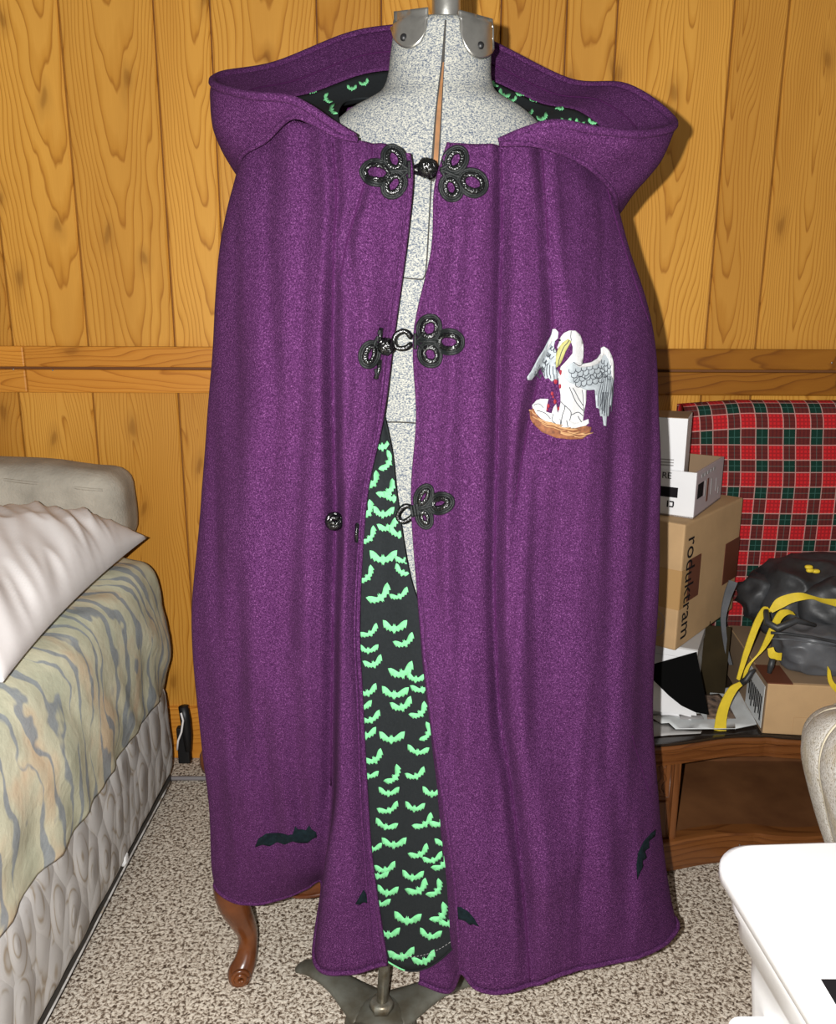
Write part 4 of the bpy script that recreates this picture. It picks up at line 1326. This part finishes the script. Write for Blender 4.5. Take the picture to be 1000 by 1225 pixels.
box('shelf', (CX0, CX1, 1.61, CYB, 0.060, 0.074), M['shelf_wood'], cb)
box('back_panel', (CX0, CX1, CYB - 0.01, CYB, 0.02, 0.306), M['shelf_wood'], cb)
box('side_panel', (CX0, CX0 + 0.015, 1.62, CYB, 0.004, 0.306), M['mahogany_v'], cb)
box('side_panel', (CX1 - 0.015, CX1, 1.63, CYB, 0.004, 0.306), M['mahogany_v'], cb)
st = box('stile', (0.482, 0.558, 1.590, 1.625, 0.076, 0.275), M['mahogany_v'], cb, 0.003)
box('strip', (0.545, 0.559, 1.584, 1.60, 0.080, 0.272), M['mahogany_v'], st, 0.002)
for z0, z1 in ((0.182, 0.268), (0.086, 0.172)):
    pn = box('carved_panel', (0.494, 0.540, 1.586, 1.596, z0, z1), M['mahogany_v'], st, 0.002)
    fr = [Vector((0.496, 1.5855, z0 + 0.002)), Vector((0.538, 1.5855, z0 + 0.002)), Vector((0.538, 1.5855, z1 - 0.002)), Vector((0.496, 1.5855, z1 - 0.002))]
    tube('panel_bead', fr, 0.0016, M['mahogany_v'], st, closed=True, seg=6)
for k in range(3):
    tube('carving', [Vector((0.505 + 0.010 * k + 0.004 * math.sin(t * 1.1 + k), 1.5855, 0.190 + t * 0.0068)) for t in range(11)], 0.0014, M['mahogany_v'], st, seg=6)
lathe('nail', [(0.0001, 0), (0.002, 0), (0.0015, 0.002), (0.0001, 0.003)], M['chrome'], cb, c=(0.0, 0, 0), n=8).location = Vector((P(885, 1012, 1.59).x, 1.592, P(885, 1012, 1.59).z))

# ------------------------------------------------------------------ tartan panel
pl_ = thing('tartan_panel', 'red and green tartan padded panel standing against the pine wall', 'padded panel', (1.05, 2.0, 0))
def tartan():
    x0, x1 = P(812, 600, 1.97).x, 1.75
    prof = [(2.045, 0.02), (2.045, 0.5), (2.045, 0.93), (2.040, 0.955), (2.025, 0.9695), (2.005, 0.972), (1.985, 0.962), (1.974, 0.942), (1.969, 0.91), (1.966, 0.75), (1.964, 0.5), (1.962, 0.2), (1.962, 0.02)]
    pr = spline([Vector((0, a, b)) for a, b in prof], 5)
    arc = [0]
    for a, b in zip(pr, pr[1:]):
        arc.append(arc[-1] + (b - a).length)
    n = 60
    V, F, UV = [], [], []
    for k in range(n + 1):
        x = x0 + (x1 - x0) * k / n
        e = 1.0
        for q, s in zip(pr, arc):
            y = q.y + (nz(x * 5, q.z * 4, 2.0) * 0.004 if q.z > 0.1 else 0)
            cr_ = 0.010 * min(1.0, (k / n) * 8)
            V.append(Vector((x, y, q.z + (cr_ if q.z > 0.9 else 0) + 0.003 * nz(x * 3, 0, 0))))
            UV.append((x + 0.010 * max(0, (q.z - 0.80)) / 0.1, s))
    m = len(pr)
    F = grid_faces(n + 1, m)
    F += [tuple(range(m)), tuple(n * m + k for k in reversed(range(m)))]
    me = me_from('cover', V, F, True)
    uvl = me.uv_layers.new(name='UVMap')
    for p in me.polygons:
        for li in p.loop_indices:
            uvl.data[li].uv = UV[me.loops[li].vertex_index]
    return add('cover', me, M['plaid'], pl_)
tartan()
tube('piping', [Vector((P(812, 600, 1.97).x + 0.001, 1.968, z)) for z in (0.03, 0.3, 0.6, 0.9, 0.945)], 0.004, M['plaid'], pl_, seg=8)

# ------------------------------------------------------------------ box helpers: box by its near vertical edge
def yaw_frame(near, far):
    u = (far - near); u.z = 0; u.normalize()      # along the right-hand face
    v = Vector((-u.y, u.x, 0))                     # along the front face, to the left
    return u, v
class BoxF:
    def __init__(s, near, far, lu, lv, z0, z1):
        s.n = near.copy(); s.n.z = 0
        s.u, s.v = yaw_frame(near, far)
        s.lu, s.lv, s.z0, s.z1 = lu, lv, z0, z1
        s.m = Matrix(((s.u.x, s.v.x, 0, s.n.x), (s.u.y, s.v.y, 0, s.n.y), (0, 0, 1, 0), (0, 0, 0, 1)))
    def w(s, u, v, z):
        return s.n + s.u * u + s.v * v + Vector((0, 0, z))
    def part(s, name, a, mat, parent, bev=0.0):
        return box(name, a, mat, parent, bev, 2, s.m)
    def right_face(s, name, u0, u1, z0, z1, mat, parent, off=0.0008):
        return box(name, (u0, u1, -off, 0.0003, z0, z1), mat, parent, 0, 2, s.m)
    def front_face(s, name, v0, v1, z0, z1, mat, parent, off=0.0008):
        return box(name, (-off, 0.0003, v0, v1, z0, z1), mat, parent, 0, 2, s.m)

def text_mesh(name, s, size, mat, parent, mtx):
    c = bpy.data.curves.new(name, 'FONT')
    c.body = s
    c.size = size
    c.extrude = 0.0002
    t = bpy.data.objects.new(name, c)
    COL.objects.link(t)
    bpy.context.view_layer.update()
    dg = bpy.context.evaluated_depsgraph_get()
    me = bpy.data.meshes.new_from_object(t.evaluated_get(dg))
    bpy.data.objects.remove(t)
    me.transform(mtx)
    me.materials.clear()
    return add(name, me, mat, parent)
def basis(o, x, y):
    z = x.cross(y)
    return Matrix(((x.x, y.x, z.x, o.x), (x.y, y.y, z.y, o.y), (x.z, y.z, z.z, o.z), (0, 0, 0, 1)))
UPV = Vector((0, 0, 1))

# white box directly on the cabinet
wb = thing('white_box', 'white box standing on the low cabinet, beneath the tall brown carton', 'box', (0.5, 1.72, TZ))
nb = P(834, 777, 1.665); WBZ = nb.z
bxA = BoxF(nb, nb + Vector((0.10, 0.22, 0)), 0.24, 0.22, TZ, WBZ)
bxA.part('carton', (0, 0.235, 0, 0.22, TZ, WBZ - 0.024), M['white_card'], wb, 0.002)
bxA.part('lid', (-0.002, 0.237, -0.002, 0.222, WBZ - 0.024, WBZ), M['grey_card'], wb, 0.002)
bxA.front_face('lid_front', 0.0, 0.22, WBZ - 0.022, WBZ - 0.003, M['white_card'], wb, 0.0035)
# tall brown carton
bc = thing('tall_carton', 'tall brown cardboard carton printed with black lettering, on the white box', 'box', (0.6, 1.75, WBZ))
nearB = P(814, 700, 1.655)
farB = Vector((nearB.x + 0.215, nearB.y + 0.256, 0))
ztop = P(818, 628, 1.655).z
LU = (farB - Vector((nearB.x, nearB.y, 0))).length
bxB = BoxF(nearB, farB, LU, 0.08, WBZ, ztop)
bz0, bz1 = WBZ + 0.0005, ztop
bxB.part('carton', (0, LU, 0, 0.08, bz0, bz1), M['card'], bc, 0.004)
hB = bz1 - bz0
bxB.front_face('tape', 0.0, 0.08, bz0 + hB * 0.33, bz0 + hB * 0.64, M['tape'], bc, 0.0012)
bxB.right_face('tape', 0.0, 0.035, bz0 + hB * 0.33, bz0 + hB * 0.64, M['tape'], bc, 0.0012)
bxB.right_face('printed_square', 0.035, 0.10, bz0 + hB * 0.36, bz0 + hB * 0.70, M['tape_brown'], bc, 0.0010)
bxB.right_face('printed_square', 0.245, 0.335, bz0 + hB * 0.30, bz0 + hB * 0.66, M['tape_brown'], bc, 0.0010)
o_ = bxB.w(0.020, -0.0016, bz1 - 0.030)
text_mesh('lettering', 'roduktram', 0.066, M['ink'], bc, basis(o_, -UPV, bxB.u) @ Matrix.Diagonal((0.80, 1, 1, 1)))
ring = [bxB.w(-0.001, 0.052 + 0.026 * math.cos(t), bz0 + 0.052 + 0.030 * math.sin(t)) for t in [k * math.pi / 14 for k in range(28)]]
ring2 = [bxB.w(-0.001, 0.052 + 0.017 * math.cos(t), bz0 + 0.052 + 0.020 * math.sin(t)) for t in [k * math.pi / 14 for k in range(28)]]
multi_tube('round_stamp', [(ring, 0.0007, True), (ring2, 0.0006, True)], M['ink_grey'], bc, seg=5)
# open white carton on top
ow = thing('open_white_carton', 'open white printed carton on top of the tall brown carton', 'box', (0.55, 1.78, ztop))
nearW = P(829, 621, 1.70)
oz0, oz1 = ztop + 0.0005, P(830, 566, 1.70).z
bxC = BoxF(nearW, nearW + Vector((0.128, 0.20, 0)), 0.235, 0.22, oz0, oz1)
bxC.part('base', (0, 0.235, 0, 0.22, oz0, oz0 + 0.004), M['card_flat'], ow)
bxC.part('front_wall', (0, 0.005, 0, 0.22, oz0, oz1), M['white_card'], ow, 0.001)
bxC.part('side_wall', (0.005, 0.235, 0, 0.005, oz0, oz1), M['lilac_card'], ow, 0.001)
bxC.part('side_wall', (0.005, 0.235, 0.215, 0.22, oz0, oz1), M['white_card'], ow, 0.001)
bxC.part('back_wall', (0.230, 0.235, 0.005, 0.215, oz0, oz1), M['card_flat'], ow, 0.001)
hC = oz1 - oz0
bxC.front_face('printed_square', 0.036, 0.075, oz0 + hC * 0.42, oz0 + hC * 0.64, M['ink'], ow)
text_mesh('lettering', 'RE', 0.019, M['ink'], ow, basis(bxC.w(-0.0012, 0.072, oz0 + hC * 0.82), -bxC.v, UPV))
for k, (a, b, c, d) in enumerate(((0.043, 0.052, 0.20, 0.23), (0.043, 0.052, 0.31, 0.34), (0.042, 0.045, 0.23, 0.32), (0.054, 0.057, 0.20, 0.34))):
    bxC.front_face('printed_mark', a, b, oz0 + hC * c, oz0 + hC * d, M['ink'], ow)
bxC.right_face('printed_square', 0.018, 0.062, oz0 + hC * 0.40, oz0 + hC * 0.72, M['ink'], ow)
for u0, u1, c, d in ((0.075, 0.085, 0.36, 0.72), (0.095, 0.107, 0.2, 0.72), (0.13, 0.138, 0.3, 0.66), (0.175, 0.182, 0.3, 0.6), (0.20, 0.21, 0.2, 0.35)):
    bxC.right_face('printed_line', u0, u1, oz0 + hC * c, oz0 + hC * d, M['ink_grey' if u0 != 0.095 else 'tape_brown'], ow)
for k in range(5):
    bxC.right_face('printed_line', 0.04 + 0.025 * k, 0.058 + 0.025 * k, oz0 + hC * 0.83, oz0 + hC * 0.90, M['ink_grey'], ow)
# small upright white box inside it
sw = thing('small_white_box', 'small upright white box standing inside the open white carton', 'box', (0.5, 1.75, oz0))
ns = bxC.w(0.012, 0.030, 0)
tz = P(818, 501, ns.y).z
bxD = BoxF(ns, ns + Vector((0.10, 0.25, 0)), 0.12, 0.15, oz0 + 0.005, tz)
bxD.part('carton', (0, 0.12, 0, 0.15, oz0 + 0.005, tz), M['white_card'], sw, 0.0015)
bxD.part('top_flap', (0.001, 0.119, 0.001, 0.149, tz, tz + 0.0012), M['card_flat'], sw)
for k in range(3):
    bxD.front_face('printed_line', 0.022, 0.050, oz1 + 0.008 + 0.006 * k, oz1 + 0.0105 + 0.006 * k, M['ink_grey'], sw)
# carton in the shade, its shadow put into the dark board colour
dc = thing('shaded_carton', 'olive-brown carton coloured dark for the shadow between the two brown boxes', 'box', (0.68, 1.87, TZ))
pA = PZ(847, 822, TZ)
bxE = BoxF(Vector((0.672, 1.80, 0)), Vector((0.70, 1.93, 0)), 0.11, 0.06, TZ, 0.60)
bxE.part('carton', (0, 0.11, 0, 0.02, TZ + 0.0005, 0.500), M['card_shaded'], dc, 0.003)
bxE.part('flap', (-0.004, 0.0, -0.045, 0.02, TZ + 0.0005, 0.490), M['card_shaded'], dc, 0.001)
# mailer with a printed picture
mlr = thing('paper_mailer', 'white crumpled paper mailer with a printed picture on the cabinet top', 'paper', (0.6, 1.70, TZ))
def sheet_poly(name, pts, z, mat, parent, amp=0.004, th=0.0015, step=6):
    verts = [Vector((a, b)) for a, b in pts]
    n = len(verts)
    edges = [(i, (i + 1) % n) for i in range(n)]
    xs_ = [v.x for v in verts]; ys_ = [v.y for v in verts]
    x = min(xs_) + step / 2
    while x < max(xs_):
        y = min(ys_) + step / 2
        while y < max(ys_):
            verts.append(Vector((x + .01, y + .02)))
            y += step
        x += step
    vo, eo, fo, _, _, _ = delaunay_2d_cdt(verts, edges, [], 1, 1e-4)
    V = []
    for v in vo:
        p = PZ(v.x, v.y, z)
        p.z += amp * (0.6 + nz(p.x * 25, p.y * 25, 1))
        V.append(p)
    me = me_from(name, V, [tuple(f) for f in fo], True)
    if sum(p.normal.z for p in me.polygons) < 0:
        me.flip_normals()
    o = add(name, me, mat, parent)
    solid(o, th, -1)
    return o
sheet_poly('mailer', [(780, 857), (815, 857), (848, 846), (849, 830), (850, 822), (858, 826), (872, 823), (884, 824), (894, 842), (905, 868), (880, 873), (850, 874), (808, 874), (800, 866), (790, 866), (780, 860)], TZ + 0.003, M['paper'], mlr, 0.005)
sheet_poly('picture', [(843, 832), (860, 831), (870, 840), (880, 860), (846, 861)], TZ + 0.0105, M['photo'], mlr, 0.003, 0.0008)
sheet_poly('caption', [(812, 856), (838, 854), (842, 861), (814, 861)], TZ + 0.0105, M['ink_grey'], mlr, 0.003, 0.0008)
pf = thing('plastic_film', 'clear grey plastic film crumpled under the white mailer', 'film', (0.52, 1.64, TZ))
sheet_poly('film', [(778, 862), (790, 866), (800, 867), (806, 873), (840, 875), (838, 878), (800, 880), (778, 882)], TZ + 0.0015, M['grey_card'], pf, 0.002, 0.001)
# black sheet leaning on the white box
bk_ = thing('black_sheet', 'black card sheet with a curved edge leaning on the white box', 'sheet', (0.53, 1.66, TZ))
def lean(name, pts, mat, parent, y_top, y_bot):
    ylo, yhi = min(p[1] for p in pts), max(p[1] for p in pts)
    V = [P(a, b, y_top + (y_bot - y_top) * (b - ylo) / (yhi - ylo)) for a, b in pts]
    me = me_from(name, V, [tuple(range(len(V)))])
    o = add(name, me, mat, parent)
    solid(o, 0.002, 0)
    return o
lean('card', [(833, 780), (848, 855), (832, 852), (815, 844), (800, 832), (788, 820), (780, 812), (780, 795)], M['black_felt'], bk_, 1.635, 1.645)
ws = thing('white_sheet', 'white card tucked behind the black curved sheet', 'sheet', (0.53, 1.67, TZ))
lean('card', [(826, 800), (833, 856), (780, 850), (776, 800)], M['white_card'], ws, 1.652, 1.655)

# flat brown carton with the backpack on it
fb = thing('flat_carton', 'flat taped brown carton under the grey backpack', 'box', (0.85, 1.78, TZ))
FZ = P(918, 818, 1.612).z
nearF = PZ(912, 878, TZ); nearF = Vector((P(915, 850, 1.614).x, 1.614, 0))
bxF = BoxF(nearF, nearF + Vector((0.035, 0.33, 0)), 0.33, -0.28, TZ, FZ)
bxF.part('carton', (0, 0.33, -0.26, 0, TZ + 0.0005, FZ), M['card'], fb, 0.003)
bxF.part('top_flap', (0.006, 0.325, -0.13, -0.002, FZ, FZ + 0.0015), M['card_flat'], fb)
bxF.part('top_flap', (0.006, 0.325, -0.258, -0.132, FZ, FZ + 0.0015), M['card_flat'], fb)
box('side', (0.0, 0.33, 0.0, 0.0012, TZ + 0.001, FZ - 0.001), M['card_flat'], fb, 0, 2, bxF.m)
box('shipping_label', (0.01, 0.13, 0.0012, 0.0022, TZ + 0.008, FZ - 0.012), M['paper'], fb, 0, 2, bxF.m)
for k in range(9):
    box('printed_line', (0.02 + 0.011 * k, 0.026 + 0.011 * k, 0.0022, 0.0028, TZ + 0.02 + 0.01 * (k % 3), FZ - 0.04), M['ink'], fb, 0, 2, bxF.m)
bxF.front_face('tape', -0.26, -0.06, TZ + 0.004, TZ + 0.042, M['card'], fb, 0.001)
box('tape', (-0.0012, 0.09, -0.05, 0.0018, FZ, FZ + 0.0025), M['tape_brown'], fb, 0, 2, bxF.m)

# ------------------------------------------------------------------ backpack
bp = thing('backpack', 'black and grey backpack with yellow straps lying on the flat carton', 'backpack', (0.9, 1.80, FZ))
def blob(name, c, r, mat, parent, e=0.5, amp=0.01, sc_=9, n=40, seed=0.0, flat=None):
    V, F = [], []
    def sp(a, p):
        return math.copysign(abs(a) ** p, a)
    for j in range(n + 1):
        th = -math.pi / 2 + math.pi * j / n
        for i in range(n * 2):
            ph = 2 * math.pi * i / (n * 2)
            x = sp(math.cos(th), e) * sp(math.cos(ph), e)
            y = sp(math.cos(th), e) * sp(math.sin(ph), e)
            z = sp(math.sin(th), e)
            p = Vector((c[0] + x * r[0], c[1] + y * r[1], c[2] + z * r[2]))
            q = Vector((x, y, z)).normalized() if (x or y or z) else Vector((0, 0, 1))
            rdg = 1 - 3.2 * abs(nz(p.x * sc_ + seed, p.y * sc_, p.z * sc_ * 1.6))
            p += q * (rdg * amp)
            if flat is not None and p.z < flat:
                p.z = flat
            V.append(p)
    F = grid_faces(n + 1, n * 2, True)
    return add(name, me_from(name, V, F, True), mat, parent)
FT = FZ + 0.003
blob('main_body', (0.99, 1.845, 0.535), (0.20, 0.10, 0.098), M['bag_black'], bp, 0.62, 0.010, 12, 80, 1.0, FT)
blob('top_lid', (0.98, 1.80, 0.555), (0.13, 0.10, 0.062), M['bag_black'], bp, 0.6, 0.009, 13, 60, 5.0, FT)
blob('front_pocket', (0.955, 1.705, 0.478), (0.165, 0.065, 0.050), M['bag_grey'], bp, 0.5, 0.006, 20, 60, 9.0, FT)
blob('side_wing', (0.815, 1.86, 0.54), (0.055, 0.05, 0.050), M['bag_black'], bp, 0.7, 0.010, 18, 30, 3.0, FT)
tube('zipper', [P(922, 757, 1.635), P(940, 758, 1.628), P(970, 762, 1.628), P(1000, 768, 1.628), P(1030, 774, 1.64)], 0.0035, M['bag_black'], bp, seg=8)
tube('zipper', [P(924, 764, 1.632), P(945, 765, 1.626), P(975, 769, 1.626), P(1005, 774, 1.63)], 0.002, M['bag_grey'], bp, seg=8)
def ribbon(name, L, R, mat, parent, th=0.0022, n=8):
    a = spline([P(*q) for q in L], n)
    b = spline([P(*q) for q in R], n)
    G_ = [[p, p.lerp(q, 0.5), q] for p, q in zip(a, b)]
    o = add(name, grid_mesh(name, G_, smooth=False), mat, parent)
    solid(o, th, 0)
    return o
ribbon('strap', [(881, 812, 1.650), (890, 778, 1.655), (902, 744, 1.665), (912, 727, 1.675), (918, 726, 1.68)], [(884.5, 814, 1.650), (897, 779, 1.655), (909, 748, 1.665), (917, 734, 1.675), (922, 732, 1.68)], M['yellow'], bp)
ribbon('strap', [(920, 729, 1.680), (928, 717, 1.675), (942, 711, 1.675), (957, 709, 1.675), (972, 713, 1.68), (985, 716, 1.69), (1010, 717, 1.70), (1040, 720, 1.70)], [(924, 733, 1.675), (936, 727, 1.668), (948, 721, 1.668), (960, 718, 1.668), (973, 717, 1.675), (987, 722, 1.685), (1010, 728, 1.70), (1040, 732, 1.70)], M['yellow'], bp)
ribbon('strap', [(888, 812, 1.645), (893, 797, 1.645), (908, 779, 1.650), (920, 752, 1.650), (930, 733, 1.652), (940, 729, 1.655), (948, 732, 1.665)], [(891.5, 813, 1.645), (898, 795, 1.645), (915, 776, 1.650), (927, 757, 1.650), (935, 741, 1.652), (943, 735, 1.655), (951, 736, 1.665)], M['yellow'], bp)
ribbon('strap', [(886, 815, 1.640), (873, 822, 1.636), (863, 838, 1.632), (857, 855, 1.630), (854, 873, 1.626)], [(890, 818, 1.640), (881, 827, 1.636), (873, 843, 1.632), (869, 860, 1.630), (868.5, 876, 1.626)], M['yellow'], bp)
tube('buckle', [P(886, 817, 1.637), P(893, 813, 1.636), P(898, 805, 1.636), P(903, 801, 1.638)], [0.006, 0.007, 0.006, 0.003], M['bag_black'], bp, seg=8)
ribbon('tab', [(918, 776, 1.622), (920, 786, 1.620), (928, 789, 1.620), (934, 790, 1.622)], [(925, 774, 1.622), (927, 779, 1.620), (931, 781, 1.620), (935, 781, 1.622)], M['yellow'], bp)
tube('buckle', [P(924, 788, 1.618), P(922, 797, 1.617), P(920, 805, 1.617)], [0.006, 0.0065, 0.004], M['bag_black'], bp, seg=8)
ribbon('strap', [(990, 797, 1.60), (990, 812, 1.598), (994, 822, 1.598), (1004, 832, 1.60)], [(993, 802, 1.60), (996, 814, 1.598), (1003, 821, 1.598), (1012, 824, 1.60)], M['yellow'], bp)
tube('grab_loop', [P(916, 730, 1.675), P(918, 745, 1.655), P(930, 752, 1.640), P(952, 742, 1.640), P(975, 748, 1.645)], [0.006, 0.008, 0.009, 0.007, 0.004], M['bag_black'], bp, seg=10)
ribbon('side_strap', [(872, 694, 1.80), (866, 712, 1.79), (862, 740, 1.79), (866, 775, 1.79), (872, 795, 1.79)], [(882, 697, 1.80), (874, 716, 1.79), (868, 742, 1.79), (871, 775, 1.79), (876, 795, 1.79)], M['bag_grey'], bp, 0.004)
for a, b in ((968.5, 679), (970, 683), (977, 684)):
    p = P(a, b, 1.712)
    blob('logo_patch', (p.x, p.y + 0.004, p.z), (0.0085, 0.006, 0.0045), M['yellow'], bp, 0.8, 0.0, 5, 8)

# ------------------------------------------------------------------ cream barrel chair at the right edge
ac = thing('barrel_armchair', 'cream brocade barrel armchair with piped channels at the right edge', 'armchair', (1.06, 1.22, 0))
CC = Vector((1.085, 1.195, 0))
prof = [(0.300, 0.02), (0.305, 0.06), (0.325, 0.14), (0.355, 0.24), (0.392, 0.35), (0.420, 0.45), (0.430, 0.505), (0.425, 0.555), (0.402, 0.595), (0.365, 0.612), (0.325, 0.600), (0.300, 0.56), (0.290, 0.48), (0.285, 0.40)]
pr = spline([Vector((a, b, 0)) for a, b in prof], 4)
nch = 12
a0, a1 = math.radians(95), math.radians(330)
def shell():
    n = 240
    G_ = []
    for q in pr:
        row = []
        for k in range(n + 1):
            t = k / n
            an = a0 + (a1 - a0) * t
            chn = abs(math.sin(t * nch * math.pi)) ** 0.5
            z = q.y * (1.0 + 0.12 * math.sin(math.pi * t) * (q.y > 0.3))
            r = q.x - 0.010 * (1 - chn) * min(1.0, q.y / 0.2)
            sl = max(0.0, min(1.0, (math.radians(205) - an) / math.radians(85)))
            sl = sl * sl * (3 - 2 * sl)
            row.append(CC + Vector((r * math.cos(an), r * math.sin(an), q.y if q.y < 0.15 else 0.15 + (q.y - 0.15) * (1 - 0.34 * sl))))
        G_.append(row)
    return G_
SG = shell()
add('shell', grid_mesh('shell', SG), M['cream'], ac)
for k in range(nch + 1):
    idx = min(240, int(round(240 * k / nch)))
    tube('piping', [SG[j][idx] + Vector((0, 0, 0.001)) for j in range(0, len(SG))], 0.0035, M['cream_pipe'], ac, seg=8)
lathe('seat_cushion', [(0.001, 0.30), (0.27, 0.30), (0.282, 0.33), (0.28, 0.40), (0.25, 0.425), (0.001, 0.435)], M['cream'], ac, c=(CC.x, CC.y, 0), n=40)
lathe('base', [(0.27, 0.0), (0.27, 0.05), (0.26, 0.05)], M['mahogany'], ac, c=(CC.x, CC.y, 0), n=40)

# ------------------------------------------------------------------ white storage bin, bottom right
sb = thing('storage_bin', 'white plastic storage bin with lid in the near right corner', 'bin', (0.62, 0.58, 0))
def rrect(x0, x1, y0, y1, r, z, n=8):
    out = []
    for cx, cy, s in ((x1 - r, y1 - r, 0), (x0 + r, y1 - r, 90), (x0 + r, y0 + r, 180), (x1 - r, y0 + r, 270)):
        for k in range(n + 1):
            a = math.radians(s + 90 * k / n)
            out.append(Vector((cx + r * math.cos(a), cy + r * math.sin(a), z)))
    return out
def stack_mesh(name, loops, mat, parent, cap0=True, cap1=True):
    V = [p for l in loops for p in l]
    m = len(loops[0])
    F = grid_faces(len(loops), m, True)
    if cap0:
        F.append(tuple(reversed(range(m))))
    if cap1:
        F.append(tuple((len(loops) - 1) * m + k for k in range(m)))
    me = me_from(name, V, F)
    for p in me.polygons:
        p.use_smooth = len(p.vertices) == 4
    return add(name, me, mat, parent)
LZ = 0.55
cL = PZ(864, 1046, LZ)
cT = PZ(925, 1010, LZ)
bx0, by1 = cL.x, cT.y
bx1, by0 = bx0 + 0.40, by1 - 0.60
rl = 0.052
def lp(i, z, r=rl):
    a = math.radians(3.2)
    out = []
    for p in rrect(bx0 + i, bx1 - i, by0 + i, by1 - i, r, z):
        dx, dy = p.x - bx0, p.y - by1
        out.append(Vector((bx0 + dx * math.cos(a) - dy * math.sin(a), by1 + dx * math.sin(a) + dy * math.cos(a), z)))
    return out
stack_mesh('lid', [lp(0.004, LZ - 0.020), lp(0.0, LZ - 0.018), lp(0.0, LZ - 0.006), lp(0.0015, LZ - 0.002), lp(0.006, LZ)], M['white_plastic'], sb)
stack_mesh('body', [lp(0.075, 0.0), lp(0.070, 0.01), lp(0.036, 0.42), lp(0.034, 0.462), lp(0.022, 0.468), lp(0.020, 0.490), lp(0.014, 0.50), lp(0.012, LZ - 0.019)], M['white_plastic'], sb)
lq = PZ(982, 1172, LZ)
box('label', (lq.x, lq.x + 0.16, lq.y - 0.10, lq.y, LZ, LZ + 0.0008), M['ink'], sb)
hq = PZ(886, 1216, 0.40)
stack_mesh('handle', [rrect(hq.x - 0.02, hq.x + 0.07, hq.y - 0.10, hq.y, 0.02, 0.385), rrect(hq.x - 0.022, hq.x + 0.07, hq.y - 0.102, hq.y + 0.001, 0.022, 0.392), rrect(hq.x - 0.02, hq.x + 0.07, hq.y - 0.10, hq.y, 0.02, 0.40)], M['white_plastic'], sb)
